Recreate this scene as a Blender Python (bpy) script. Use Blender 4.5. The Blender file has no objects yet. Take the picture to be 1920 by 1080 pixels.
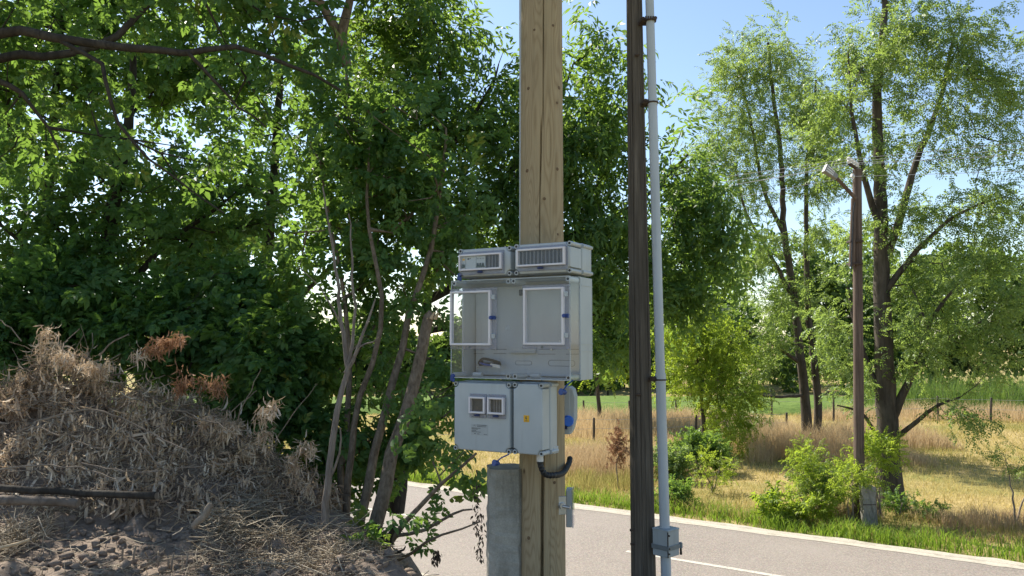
import bpy, bmesh, math, random
import numpy as np
from mathutils import Vector, Matrix

random.seed(7)
rng = np.random.default_rng(11)
scene = bpy.context.scene
COL = scene.collection
R = math.radians

# ------------------------------------------------------------------ camera
EYE = 3.8                      # eye height above the road (camera stands on the bank)
F_PX = 1450.0
PITCH = math.atan(100 / F_PX)
cam_d = bpy.data.cameras.new('camera')
cam_d.sensor_width = 36.0
cam_d.lens = 36.0 * F_PX / 1920.0
cam_d.clip_start = 0.05
cam_d.clip_end = 3000.0
cam = bpy.data.objects.new('camera', cam_d)
COL.objects.link(cam)
cam.location = (0, 0, EYE)
cam.rotation_euler = (math.pi / 2 + PITCH, 0, 0)
scene.camera = cam

# ------------------------------------------------------------------ light
SUN_AZ = R(-40)                # measured from +Y, negative = to the left
SUN_EL = R(46)
world = bpy.data.worlds.new('World')
scene.world = world
world.use_nodes = True
wn = world.node_tree
wn.nodes.clear()
w_out = wn.nodes.new('ShaderNodeOutputWorld')
w_bg = wn.nodes.new('ShaderNodeBackground')
w_sky = wn.nodes.new('ShaderNodeTexSky')
w_sky.sky_type = 'NISHITA'
w_sky.sun_disc = False
w_sky.sun_elevation = SUN_EL
w_sky.sun_rotation = SUN_AZ
w_sky.air_density = 1.0
w_sky.dust_density = 0.4
w_sky.ozone_density = 1.0
w_bg.inputs['Strength'].default_value = 0.088
wn.links.new(w_sky.outputs[0], w_bg.inputs[0])
wn.links.new(w_bg.outputs[0], w_out.inputs[0])

sun_d = bpy.data.lights.new('sun', 'SUN')
sun_d.energy = 4.3
sun_d.angle = R(0.53)
sun_d.color = (1.0, 0.94, 0.84)
sun = bpy.data.objects.new('sun', sun_d)
COL.objects.link(sun)
sdir = Vector((math.sin(SUN_AZ) * math.cos(SUN_EL), math.cos(SUN_AZ) * math.cos(SUN_EL), math.sin(SUN_EL)))
sun.rotation_euler = sdir.to_track_quat('Z', 'Y').to_euler()
sun.location = sdir * 60

scene.view_settings.view_transform = 'Standard'
scene.view_settings.look = 'None'
scene.view_settings.exposure = 1.25
scene.view_settings.gamma = 1.0
scene.render.engine = 'CYCLES'
scene.cycles.use_denoising = True
scene.cycles.max_bounces = 10
scene.cycles.diffuse_bounces = 8
scene.cycles.transmission_bounces = 8
scene.cycles.transparent_max_bounces = 12
scene.cycles.sample_clamp_indirect = 6.0


# ================================================================== helpers
def at(px, py, depth):
    """the point seen at that place of the picture, that many metres ahead"""
    u = (px - 960) / F_PX
    v = (540 - py) / F_PX
    y = math.cos(PITCH) - v * math.sin(PITCH)
    z = math.sin(PITCH) + v * math.cos(PITCH)
    t = depth / y
    return np.array((u * t, depth, EYE + z * t))


def tag(o, label=None, cat=None, group=None, kind=None):
    if label: o['label'] = label
    if cat: o['category'] = cat
    if group: o['group'] = group
    if kind: o['kind'] = kind
    return o


def empty(name, loc=(0, 0, 0), rz=0.0):
    o = bpy.data.objects.new(name, None)
    o.empty_display_size = 0.1
    COL.objects.link(o)
    o.location = loc
    o.rotation_euler = (0, 0, rz)
    return o


def link(name, mesh, parent=None, loc=(0, 0, 0), rz=0.0):
    o = bpy.data.objects.new(name, mesh)
    COL.objects.link(o)
    o.location = loc
    o.rotation_euler = (0, 0, rz)
    if parent is not None:
        o.parent = parent
    return o


# ---- materials
MATS = {}


def new_mat(name):
    m = bpy.data.materials.new(name)
    m.use_nodes = True
    m.node_tree.nodes.clear()
    return m, m.node_tree


def nd(t, kind, **kw):
    n = t.nodes.new(kind)
    for k, v in kw.items():
        setattr(n, k, v)
    return n


def ramp(t, fac, stops):
    r = nd(t, 'ShaderNodeValToRGB')
    e = r.color_ramp.elements
    while len(e) > 1:
        e.remove(e[-1])
    e[0].position = stops[0][0]
    e[0].color = (*stops[0][1], 1)
    for p, c in stops[1:]:
        x = e.new(p)
        x.color = (*c, 1)
    t.links.new(fac, r.inputs[0])
    return r.outputs[0]


def coords(t, scale=(1, 1, 1), which='Object', rot=(0, 0, 0)):
    tc = nd(t, 'ShaderNodeTexCoord')
    mp = nd(t, 'ShaderNodeMapping')
    mp.inputs['Scale'].default_value = scale
    mp.inputs['Rotation'].default_value = rot
    t.links.new(tc.outputs[which], mp.inputs[0])
    return mp.outputs[0]


def noise(t, vec, scale, detail=5, rough=0.55, dist=0.0):
    n = nd(t, 'ShaderNodeTexNoise')
    n.inputs['Scale'].default_value = scale
    n.inputs['Detail'].default_value = detail
    n.inputs['Roughness'].default_value = rough
    n.inputs['Distortion'].default_value = dist
    t.links.new(vec, n.inputs['Vector'])
    return n.outputs['Fac']


def mixc(t, a, b, fac, mode='MIX'):
    m = nd(t, 'ShaderNodeMix', data_type='RGBA', blend_type=mode)
    for sock, v in ((m.inputs[6], a), (m.inputs[7], b), (m.inputs[0], fac)):
        if hasattr(v, 'node'):
            t.links.new(v, sock)
        elif isinstance(v, (int, float)):
            sock.default_value = v
        else:
            sock.default_value = (*v, 1)
    return m.outputs[2]


def finish(m, t, color, rough=0.7, bump=None, bstr=0.3, bdist=0.01, metal=0.0, spec=0.4):
    p = nd(t, 'ShaderNodeBsdfPrincipled')
    o = nd(t, 'ShaderNodeOutputMaterial')
    if hasattr(color, 'node'):
        t.links.new(color, p.inputs['Base Color'])
    else:
        p.inputs['Base Color'].default_value = (*color, 1)
    if hasattr(rough, 'node'):
        t.links.new(rough, p.inputs['Roughness'])
    else:
        p.inputs['Roughness'].default_value = rough
    p.inputs['Metallic'].default_value = metal
    p.inputs['Specular IOR Level'].default_value = spec
    if bump is not None:
        b = nd(t, 'ShaderNodeBump')
        b.inputs['Strength'].default_value = bstr
        b.inputs['Distance'].default_value = bdist
        t.links.new(bump, b.inputs['Height'])
        t.links.new(b.outputs[0], p.inputs['Normal'])
    t.links.new(p.outputs[0], o.inputs[0])
    return m


def simple(name, c1, c2, scale=8, rough=0.6, bump=0.0, vscale=(1, 1, 1), metal=0.0, spec=0.4, dirt=None, bdist=0.005, detail=6):
    m, t = new_mat(name)
    v = coords(t, vscale)
    n = noise(t, v, scale, detail)
    c = ramp(t, n, [(0.3, c1), (0.7, c2)])
    if dirt:
        n2 = noise(t, coords(t, (1, 1, 0.5)), 3.0, 7, 0.65)
        f = ramp(t, n2, [(0.52, (0, 0, 0)), (0.78, (0.55, 0.55, 0.55))])
        c = mixc(t, c, dirt, f)
        n3 = noise(t, coords(t, (1, 1, 0.06)), 26.0, 5, 0.6)
        c = mixc(t, c, tuple(0.8 * x for x in dirt), ramp(t, n3, [(0.55, (0, 0, 0)), (0.8, (0.4, 0.4, 0.4))]))
    finish(m, t, c, rough, n if bump else None, bump, bdist, metal, spec)
    MATS[name] = m
    return m


def leaf_mat(name, stops, trans, tfac=0.45, rough=0.5, spec=0.3):
    """leaf: colour varies leaf by leaf through the 'tint' attribute, light passes through"""
    m, t = new_mat(name)
    a = nd(t, 'ShaderNodeAttribute', attribute_name='tint')
    c = ramp(t, a.outputs['Fac'], stops)
    p = nd(t, 'ShaderNodeBsdfPrincipled')
    t.links.new(c, p.inputs['Base Color'])
    p.inputs['Roughness'].default_value = rough
    p.inputs['Specular IOR Level'].default_value = spec
    tr = nd(t, 'ShaderNodeBsdfTranslucent')
    c2 = mixc(t, c, trans, 0.75)
    t.links.new(c2, tr.inputs[0])
    mx = nd(t, 'ShaderNodeMixShader')
    mx.inputs[0].default_value = tfac
    t.links.new(p.outputs[0], mx.inputs[1])
    t.links.new(tr.outputs[0], mx.inputs[2])
    o = nd(t, 'ShaderNodeOutputMaterial')
    t.links.new(mx.outputs[0], o.inputs[0])
    MATS[name] = m
    return m


def clear_mat(name, tint, ior=1.45, haze=0.0, hazec=(0.8, 0.8, 0.85)):
    m, t = new_mat(name)
    tr = nd(t, 'ShaderNodeBsdfTransparent')
    tr.inputs[0].default_value = (*tint, 1)
    gl = nd(t, 'ShaderNodeBsdfGlossy')
    gl.inputs['Roughness'].default_value = 0.04
    lw = nd(t, 'ShaderNodeLayerWeight')
    lw.inputs[0].default_value = 0.5
    pw = nd(t, 'ShaderNodeMath', operation='POWER')
    t.links.new(lw.outputs['Facing'], pw.inputs[0])
    pw.inputs[1].default_value = 4.5
    fr = nd(t, 'ShaderNodeMath', operation='MULTIPLY_ADD')
    t.links.new(pw.outputs[0], fr.inputs[0])
    fr.inputs[1].default_value = 0.8
    fr.inputs[2].default_value = 0.02
    mx = nd(t, 'ShaderNodeMixShader')
    t.links.new(fr.outputs[0], mx.inputs[0])
    base = tr.outputs[0]
    if haze:
        df = nd(t, 'ShaderNodeBsdfDiffuse')
        df.inputs[0].default_value = (*hazec, 1)
        m2 = nd(t, 'ShaderNodeMixShader')
        m2.inputs[0].default_value = haze
        t.links.new(tr.outputs[0], m2.inputs[1])
        t.links.new(df.outputs[0], m2.inputs[2])
        base = m2.outputs[0]
    t.links.new(base, mx.inputs[1])
    t.links.new(gl.outputs[0], mx.inputs[2])
    o = nd(t, 'ShaderNodeOutputMaterial')
    t.links.new(mx.outputs[0], o.inputs[0])
    MATS[name] = m
    return m


# ---- bmesh parts
class Part:
    def __init__(self):
        self.bm = bmesh.new()

    def _merge(self, b2):
        vm = [self.bm.verts.new(v.co) for v in b2.verts]
        b2.verts.index_update()
        for f in b2.faces:
            try:
                self.bm.faces.new([vm[v.index] for v in f.verts])
            except ValueError:
                pass
        b2.free()

    def box(self, a, b, bev=0.0, seg=2):
        b2 = bmesh.new()
        bmesh.ops.create_cube(b2, size=1)
        a = Vector(a); b = Vector(b)
        for v in b2.verts:
            v.co = Vector(((a + b)[i] / 2 + v.co[i] * (b - a)[i] for i in range(3)))
        if bev:
            bmesh.ops.bevel(b2, geom=b2.edges[:], offset=bev, segments=seg, profile=0.5, affect='EDGES')
        self._merge(b2)
        return self

    def prism(self, outline, y0, y1, bev=0.0, seg=2):
        """outline in (x, z), counter-clockwise seen from -y; extruded from y0 (front) to y1"""
        b2 = bmesh.new()
        fr = [b2.verts.new((x, y0, z)) for x, z in outline]
        bk = [b2.verts.new((x, y1, z)) for x, z in outline]
        n = len(outline)
        f = b2.faces.new(fr)
        b2.faces.new(bk[::-1])
        for i in range(n):
            b2.faces.new((fr[i], bk[i], bk[(i + 1) % n], fr[(i + 1) % n]))
        b2.normal_update()
        if bev:
            bmesh.ops.bevel(b2, geom=[e for e in f.edges], offset=bev, segments=seg, profile=0.5, affect='EDGES')
        bmesh.ops.recalc_face_normals(b2, faces=b2.faces[:])
        self._merge(b2)
        return self

    def tube(self, pts, rad, n=8, cap=True):
        pts = [Vector(p) for p in pts]
        if not hasattr(rad, '__len__'):
            rad = [rad] * len(pts)
        rings = []
        prev = None
        for i, p in enumerate(pts):
            d = (pts[min(i + 1, len(pts) - 1)] - pts[max(i - 1, 0)])
            d.normalize()
            if prev is None:
                ref = Vector((0, 0, 1)) if abs(d.z) < 0.9 else Vector((1, 0, 0))
                x = d.cross(ref).normalized()
            else:
                x = (prev - d * prev.dot(d)).normalized()
            prev = x
            y = d.cross(x)
            rings.append([self.bm.verts.new(p + (x * math.cos(2 * math.pi * k / n) + y * math.sin(2 * math.pi * k / n)) * rad[i]) for k in range(n)])
        for a, b in zip(rings, rings[1:]):
            for k in range(n):
                self.bm.faces.new((a[k], a[(k + 1) % n], b[(k + 1) % n], b[k]))
        if cap:
            self.bm.faces.new(rings[0][::-1])
            self.bm.faces.new(rings[-1])
        return self

    def frame(self, x0, x1, z0, z1, y0, y1, w, bev=0.0):
        self.box((x0, y0, z0), (x0 + w, y1, z1), bev)
        self.box((x1 - w, y0, z0), (x1, y1, z1), bev)
        self.box((x0 + w, y0, z0), (x1 - w, y1, z0 + w), bev)
        self.box((x0 + w, y0, z1 - w), (x1 - w, y1, z1), bev)
        return self

    def done(self, name, mat, parent=None, loc=(0, 0, 0), rz=0.0, smooth=False):
        me = bpy.data.meshes.new(name)
        bmesh.ops.recalc_face_normals(self.bm, faces=self.bm.faces[:])
        self.bm.to_mesh(me)
        self.bm.free()
        me.materials.append(MATS[mat])
        if smooth:
            me.polygons.foreach_set('use_smooth', [True] * len(me.polygons))
            try:
                me.set_sharp_from_angle(angle=R(40))
            except Exception:
                pass
        return link(name, me, parent, loc, rz)


def np_mesh(name, V, Q, mat, tint=None, smooth=False):
    """mesh from numpy verts and quads (or triangles)"""
    V = np.ascontiguousarray(V, dtype=np.float32)
    Q = np.ascontiguousarray(Q, dtype=np.int32)
    k = Q.shape[1]
    me = bpy.data.meshes.new(name)
    me.vertices.add(len(V))
    me.vertices.foreach_set('co', V.ravel())
    me.loops.add(Q.size)
    me.loops.foreach_set('vertex_index', Q.ravel())
    me.polygons.add(len(Q))
    me.polygons.foreach_set('loop_start', np.arange(0, Q.size, k, dtype=np.int32))
    if smooth:
        me.polygons.foreach_set('use_smooth', np.ones(len(Q), dtype=bool))
    if tint is not None:
        a = me.attributes.new('tint', 'FLOAT', 'FACE')
        a.data.foreach_set('value', np.ascontiguousarray(tint, dtype=np.float32))
    me.update(calc_edges=True)
    me.materials.append(MATS[mat])
    return me


def unit(v):
    return v / np.maximum(np.linalg.norm(v, axis=-1, keepdims=True), 1e-9)


def frames(direction, up, roll):
    """rotation matrices (columns x, y, z) with y along direction"""
    y = unit(direction)
    x = np.cross(y, up)
    bad = np.linalg.norm(x, axis=-1) < 1e-3
    x[bad] = (1, 0, 0)
    x = unit(x)
    z = np.cross(x, y)
    c, s = np.cos(roll)[:, None], np.sin(roll)[:, None]
    x2 = x * c + z * s
    z2 = -x * s + z * c
    return np.stack([x2, y, z2], axis=2)


def scatter(template, pos, M, scale, tint0, spread):
    """place a quad template (verts, quads, tint per quad) many times; one vertex array back"""
    V, Q, T = template
    n = len(pos)
    W = np.einsum('nij,vj->nvi', M, V) * scale[:, None, None] + pos[:, None, :]
    QQ = Q[None] + (np.arange(n) * len(V))[:, None, None]
    TT = np.clip(tint0[:, None] + spread * T[None], 0, 1)
    return W.reshape(-1, 3), QQ.reshape(-1, Q.shape[1]), TT.ravel()


def merge(chunks):
    Vs, Qs, Ts = [], [], []
    o = 0
    for V, Q, T in chunks:
        Vs.append(V); Qs.append(Q + o); Ts.append(T)
        o += len(V)
    return np.concatenate(Vs), np.concatenate(Qs), np.concatenate(Ts)


def vnoise(x, y, seed=0):
    xi = np.floor(x).astype(np.int64); yi = np.floor(y).astype(np.int64)
    fx = x - xi; fy = y - yi
    fx = fx * fx * (3 - 2 * fx); fy = fy * fy * (3 - 2 * fy)

    def h(a, b):
        n = (a * 374761393 + b * 668265263 + seed * 974634777) & 0x7fffffff
        n = ((n ^ (n >> 13)) * 1274126177) & 0x7fffffff
        return ((n ^ (n >> 16)) & 0xffff) / 65535.0
    return (h(xi, yi) * (1 - fx) + h(xi + 1, yi) * fx) * (1 - fy) + (h(xi, yi + 1) * (1 - fx) + h(xi + 1, yi + 1) * fx) * fy


def fbm(x, y, octaves=5, seed=0, gain=0.5):
    a, s, t = 1.0, 0.0, 0.0
    for i in range(octaves):
        s = s + a * vnoise(x * 2 ** i, y * 2 ** i, seed + i * 17)
        t += a
        a *= gain
    return s / t - 0.5


def sstep(a, b, x):
    t = np.clip((x - a) / (b - a), 0, 1)
    return t * t * (3 - 2 * t)


# ================================================================== materials
simple('plastic', (0.40, 0.435, 0.445), (0.46, 0.49, 0.495), 5, 0.42, dirt=(0.34, 0.34, 0.315), spec=0.45)
simple('plastic_inner', (0.38, 0.415, 0.44), (0.43, 0.465, 0.485), 4, 0.5, dirt=(0.35, 0.365, 0.37))
simple('window_frame', (0.66, 0.62, 0.64), (0.74, 0.71, 0.73), 10, 0.3, spec=0.5)
simple('dark_module', (0.030, 0.032, 0.036), (0.05, 0.052, 0.056), 20, 0.5)
simple('module_rib', (0.16, 0.16, 0.17), (0.22, 0.22, 0.23), 20, 0.45)
simple('breaker_body', (0.46, 0.50, 0.49), (0.53, 0.56, 0.55), 10, 0.45)
simple('dark_green', (0.012, 0.035, 0.025), (0.02, 0.05, 0.035), 10, 0.4)
simple('hole', (0.008, 0.008, 0.01), (0.014, 0.014, 0.016), 10, 0.6)
simple('blue_plastic', (0.012, 0.045, 0.20), (0.02, 0.06, 0.26), 10, 0.35)
simple('dark_blue', (0.010, 0.022, 0.09), (0.016, 0.032, 0.12), 10, 0.4)
simple('socket_blue', (0.008, 0.13, 0.62), (0.012, 0.16, 0.70), 10, 0.32)
simple('black_rubber', (0.010, 0.011, 0.013), (0.018, 0.019, 0.021), 14, 0.45)
simple('steel', (0.42, 0.43, 0.44), (0.55, 0.56, 0.57), 18, 0.35, metal=0.85)
simple('rust_steel', (0.035, 0.022, 0.016), (0.075, 0.05, 0.035), 14, 0.75, bump=0.3)
simple('conduit', (0.40, 0.44, 0.47), (0.48, 0.52, 0.55), 6, 0.4, vscale=(1, 1, 0.3), dirt=(0.33, 0.35, 0.36))
simple('junction_grey', (0.30, 0.335, 0.345), (0.37, 0.405, 0.415), 7, 0.5, dirt=(0.15, 0.16, 0.16))
simple('strap_grey', (0.14, 0.16, 0.165), (0.19, 0.21, 0.215), 9, 0.55)
simple('label_grey', (0.36, 0.38, 0.38), (0.42, 0.44, 0.44), 9, 0.5)
simple('print_dark', (0.05, 0.055, 0.06), (0.09, 0.095, 0.10), 60, 0.6)
simple('yellow_sticker', (0.72, 0.38, 0.015), (0.78, 0.44, 0.02), 9, 0.5)
simple('white_wire', (0.62, 0.60, 0.58), (0.7, 0.69, 0.67), 9, 0.5)
simple('ceramic', (0.62, 0.60, 0.56), (0.74, 0.72, 0.68), 9, 0.25)
simple('lamp_grey', (0.20, 0.19, 0.175), (0.28, 0.27, 0.25), 9, 0.5)
simple('wire', (0.42, 0.42, 0.42), (0.5, 0.5, 0.5), 9, 0.4, metal=0.6)
simple('line_wire', (0.36, 0.36, 0.36), (0.42, 0.42, 0.42), 9, 0.5, metal=0.3)
simple('fence_wood', (0.05, 0.04, 0.032), (0.11, 0.09, 0.07), 12, 0.9, bump=0.4, vscale=(1, 1, 0.2))
clear_mat('clear', (0.965, 0.97, 0.98), 1.42, 0.02)
clear_mat('clear_tint', (0.80, 0.82, 0.86), 1.45, 0.16, (0.62, 0.60, 0.68))
clear_mat('clear_edge', (0.75, 0.8, 0.82), 1.5, 0.45, (0.75, 0.79, 0.80))


def concrete(name, c1, c2, c3):
    m, t = new_mat(name)
    v = coords(t)
    a = noise(t, v, 6, 8, 0.65)
    b = noise(t, coords(t, (1, 1, 0.22)), 11, 6, 0.6)
    g = noise(t, v, 120, 3, 0.6)
    c = ramp(t, a, [(0.32, c1), (0.68, c2)])
    st = ramp(t, b, [(0.50, (0, 0, 0)), (0.72, (0.8, 0.8, 0.8))])
    c = mixc(t, c, c3, st)
    c = mixc(t, c, ramp(t, g, [(0.3, (0.35, 0.35, 0.35)), (0.7, (0.65, 0.65, 0.65))]), 0.45, 'OVERLAY')
    finish(m, t, c, 0.92, g, 0.5, 0.004, spec=0.2)
    MATS[name] = m


concrete('concrete', (0.25, 0.24, 0.205), (0.38, 0.365, 0.315), (0.14, 0.132, 0.105))
concrete('concrete_old', (0.21, 0.20, 0.17), (0.34, 0.32, 0.28), (0.11, 0.105, 0.085))


def new_pine(name):
    m, t = new_mat(name)
    # growth rings laid open by turning: contour lines of a slow, lengthwise-stretched field
    f = noise(t, coords(t, (1, 1, 0.11)), 5.0, 2.2, 0.5, 0.2)
    mu = nd(t, 'ShaderNodeMath', operation='MULTIPLY')
    t.links.new(f, mu.inputs[0]); mu.inputs[1].default_value = 260.0
    sn = nd(t, 'ShaderNodeMath', operation='SINE')
    t.links.new(mu.outputs[0], sn.inputs[0])
    ma = nd(t, 'ShaderNodeMath', operation='MULTIPLY_ADD')
    t.links.new(sn.outputs[0], ma.inputs[0]); ma.inputs[1].default_value = 0.5; ma.inputs[2].default_value = 0.5
    c = ramp(t, ma.outputs[0], [(0.0, (0.295, 0.222, 0.128)), (0.3, (0.345, 0.265, 0.156)), (1.0, (0.375, 0.295, 0.178))])
    fib = noise(t, coords(t, (1, 1, 0.02)), 80, 4, 0.6)
    c = mixc(t, c, ramp(t, fib, [(0.3, (0.40, 0.40, 0.40)), (0.75, (0.58, 0.58, 0.58))]), 0.6, 'OVERLAY')
    blotch = noise(t, coords(t, (1, 1, 0.35)), 3.5, 5, 0.6)
    c = mixc(t, c, (0.245, 0.20, 0.125), ramp(t, blotch, [(0.48, (0, 0, 0)), (0.78, (0.65, 0.65, 0.65))]))
    vo = nd(t, 'ShaderNodeTexVoronoi')
    vo.inputs['Scale'].default_value = 4.0
    t.links.new(coords(t, (1.6, 1.6, 1.0)), vo.inputs['Vector'])
    kn = ramp(t, vo.outputs['Distance'], [(0.035, (1, 1, 1)), (0.09, (0, 0, 0))])
    c = mixc(t, c, (0.085, 0.05, 0.025), kn)
    finish(m, t, c, 0.75, fib, 0.2, 0.003, spec=0.25)
    MATS[name] = m


def old_wood(name, c1, c2, c3, fine=60):
    m, t = new_mat(name)
    fib = noise(t, coords(t, (1, 1, 0.03)), fine, 5, 0.65)
    big = noise(t, coords(t, (1, 1, 0.2)), 5, 5, 0.6)
    c = ramp(t, fib, [(0.3, c1), (0.55, c2), (0.78, c3)])
    c = mixc(t, c, c1, ramp(t, big, [(0.45, (0, 0, 0)), (0.7, (0.7, 0.7, 0.7))]))
    finish(m, t, c, 0.88, fib, 0.7, 0.006, spec=0.2)
    MATS[name] = m


new_pine('new_pine')
old_wood('tarred_wood', (0.065, 0.054, 0.042), (0.135, 0.114, 0.090), (0.24, 0.205, 0.165))
old_wood('brown_pole', (0.085, 0.060, 0.046), (0.15, 0.108, 0.083), (0.24, 0.185, 0.15), 34)


def bark(name, c1, c2, scale=14, zs=0.25, bstr=0.8):
    m, t = new_mat(name)
    n = noise(t, coords(t, (1, 1, zs)), scale, 7, 0.65, 0.4)
    n2 = noise(t, coords(t), 2.2, 4, 0.5)
    c = ramp(t, n, [(0.32, c1), (0.68, c2)])
    c = mixc(t, c, tuple(0.6 * x for x in c1), ramp(t, n2, [(0.5, (0, 0, 0)), (0.75, (0.6, 0.6, 0.6))]))
    finish(m, t, c, 0.92, n, bstr, 0.02, spec=0.15)
    MATS[name] = m


bark('bark_maple', (0.095, 0.072, 0.050), (0.27, 0.215, 0.16), 30, 0.45, 0.9)
bark('bark_dark', (0.030, 0.026, 0.022), (0.075, 0.066, 0.055), 20, 0.3)
bark('bark_locust', (0.045, 0.036, 0.028), (0.125, 0.105, 0.085), 9, 0.18, 1.0)
bark('bark_dead', (0.13, 0.105, 0.085), (0.32, 0.275, 0.235), 34, 0.15, 0.8)
bark('bark_log', (0.12, 0.095, 0.075), (0.23, 0.19, 0.155), 14, 0.6, 0.7)
bark('twig_dry', (0.16, 0.125, 0.095), (0.30, 0.25, 0.195), 20, 0.3, 0.3)
simple('knot_wood', (0.09, 0.055, 0.03), (0.17, 0.11, 0.06), 60, 0.8)
simple('fresh_break', (0.42, 0.30, 0.17), (0.56, 0.42, 0.26), 30, 0.8)

leaf_mat('leaf_maple', [(0.0, (0.040, 0.098, 0.040)), (0.5, (0.064, 0.150, 0.050)), (0.92, (0.115, 0.200, 0.058)), (1.0, (0.22, 0.24, 0.05))], (0.30, 0.48, 0.06), 0.44)
leaf_mat('leaf_shrub', [(0.0, (0.040, 0.102, 0.044)), (0.6, (0.068, 0.158, 0.058)), (1.0, (0.12, 0.21, 0.065))], (0.28, 0.48, 0.06), 0.42)
leaf_mat('leaf_ash', [(0.0, (0.036, 0.088, 0.036)), (0.5, (0.060, 0.134, 0.046)), (1.0, (0.12, 0.19, 0.055))], (0.36, 0.54, 0.06), 0.46)
leaf_mat('leaf_locust', [(0.0, (0.070, 0.135, 0.050)), (0.5, (0.120, 0.200, 0.066)), (1.0, (0.20, 0.27, 0.08))], (0.42, 0.56, 0.09), 0.48, 0.45, 0.5)
leaf_mat('leaf_bright', [(0.0, (0.08, 0.14, 0.024)), (0.5, (0.14, 0.22, 0.034)), (1.0, (0.24, 0.30, 0.05))], (0.50, 0.64, 0.05), 0.52)
leaf_mat('leaf_far', [(0.0, (0.028, 0.064, 0.026)), (0.5, (0.056, 0.108, 0.036)), (1.0, (0.12, 0.18, 0.05))], (0.28, 0.42, 0.06), 0.4)
leaf_mat('leaf_dry', [(0.0, (0.32, 0.205, 0.135)), (0.3, (0.48, 0.355, 0.25)), (0.7, (0.66, 0.53, 0.39)), (1.0, (0.78, 0.69, 0.55))], (0.5, 0.38, 0.24), 0.25, 0.75, 0.15)
leaf_mat('leaf_rust', [(0.0, (0.20, 0.10, 0.055)), (0.6, (0.34, 0.19, 0.11)), (1.0, (0.46, 0.30, 0.19))], (0.45, 0.26, 0.14), 0.25, 0.75, 0.15)
leaf_mat('straw', [(0.0, (0.20, 0.16, 0.115)), (0.5, (0.37, 0.315, 0.235)), (1.0, (0.56, 0.49, 0.375))], (0.5, 0.4, 0.22), 0.25, 0.7, 0.2)
leaf_mat('grass_green', [(0.0, (0.055, 0.11, 0.016)), (0.5, (0.115, 0.20, 0.026)), (0.85, (0.20, 0.28, 0.045)), (1.0, (0.40, 0.34, 0.13))], (0.36, 0.52, 0.05), 0.45, 0.6, 0.25)
leaf_mat('grass_field', [(0.0, (0.18, 0.21, 0.045)), (0.35, (0.36, 0.31, 0.09)), (0.7, (0.52, 0.40, 0.155)), (1.0, (0.62, 0.49, 0.23))], (0.6, 0.5, 0.18), 0.35, 0.75, 0.15)
leaf_mat('grass_tall', [(0.0, (0.26, 0.165, 0.10)), (0.4, (0.42, 0.30, 0.18)), (1.0, (0.66, 0.52, 0.30))], (0.6, 0.45, 0.25), 0.38, 0.75, 0.15)
leaf_mat('seeds_dry', [(0.0, (0.05, 0.038, 0.028)), (1.0, (0.15, 0.12, 0.09))], (0.2, 0.15, 0.1), 0.2, 0.8, 0.1)


def soil_mat():
    m, t = new_mat('soil')
    v = coords(t)
    a = noise(t, v, 1.6, 6, 0.6)
    b = noise(t, v, 34, 9, 0.78)
    c = ramp(t, b, [(0.28, (0.15, 0.112, 0.084)), (0.55, (0.30, 0.238, 0.188)), (0.8, (0.45, 0.375, 0.305))])
    c = mixc(t, c, (0.26, 0.205, 0.16), ramp(t, a, [(0.4, (0, 0, 0)), (0.65, (0.7, 0.7, 0.7))]))
    finish(m, t, c, 0.96, b, 0.9, 0.02, spec=0.1)
    MATS['soil'] = m
    m, t = new_mat('field')
    v = coords(t)
    a = noise(t, v, 0.22, 5, 0.6)
    b = noise(t, v, 3.5, 7, 0.7)
    c = ramp(t, b, [(0.28, (0.20, 0.155, 0.065)), (0.55, (0.36, 0.275, 0.12)), (0.8, (0.46, 0.36, 0.17))])
    c = mixc(t, c, (0.16, 0.175, 0.045), ramp(t, a, [(0.46, (0, 0, 0)), (0.62, (0.75, 0.75, 0.75))]))
    finish(m, t, c, 0.95, b, 0.8, 0.05, spec=0.1)
    MATS['field'] = m
    m, t = new_mat('crop')
    b = noise(t, coords(t), 2.5, 7, 0.7)
    c = ramp(t, b, [(0.3, (0.07, 0.12, 0.025)), (0.7, (0.15, 0.21, 0.05))])
    finish(m, t, c, 0.95, b, 0.8, 0.1, spec=0.1)
    MATS['crop'] = m
    m, t = new_mat('asphalt')
    v = coords(t)
    a = noise(t, v, 0.5, 5, 0.6)
    g = noise(t, v, 38, 5, 0.8)
    vo = nd(t, 'ShaderNodeTexVoronoi')
    vo.inputs['Scale'].default_value = 75
    t.links.new(v, vo.inputs['Vector'])
    c = ramp(t, g, [(0.3, (0.105, 0.088, 0.072)), (0.52, (0.225, 0.193, 0.162)), (0.72, (0.44, 0.38, 0.31))])
    c = mixc(t, c, vo.outputs['Color'], 0.10, 'OVERLAY')
    c = mixc(t, c, (0.27, 0.235, 0.20), ramp(t, a, [(0.4, (0, 0, 0)), (0.7, (0.5, 0.5, 0.5))]))
    finish(m, t, c, 0.85, g, 0.5, 0.006, spec=0.3)
    MATS['asphalt'] = m
    m, t = new_mat('edge_gravel')
    v = coords(t)
    g = noise(t, v, 40, 6, 0.75)
    a = noise(t, v, 2.2, 6, 0.7)
    c = ramp(t, g, [(0.3, (0.34, 0.30, 0.235)), (0.7, (0.54, 0.49, 0.40))])
    c = mixc(t, c, (0.21, 0.19, 0.14), ramp(t, a, [(0.52, (0, 0, 0)), (0.72, (0.7, 0.7, 0.7))]))
    finish(m, t, c, 0.95, g, 0.6, 0.01, spec=0.1)
    MATS['edge_gravel'] = m
    m, t = new_mat('road_paint')
    a = noise(t, coords(t), 26, 7, 0.75)
    c = ramp(t, a, [(0.36, (0.24, 0.215, 0.18)), (0.52, (0.50, 0.46, 0.38))])
    finish(m, t, c, 0.8, a, 0.2, 0.003)
    MATS['road_paint'] = m


soil_mat()

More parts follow.
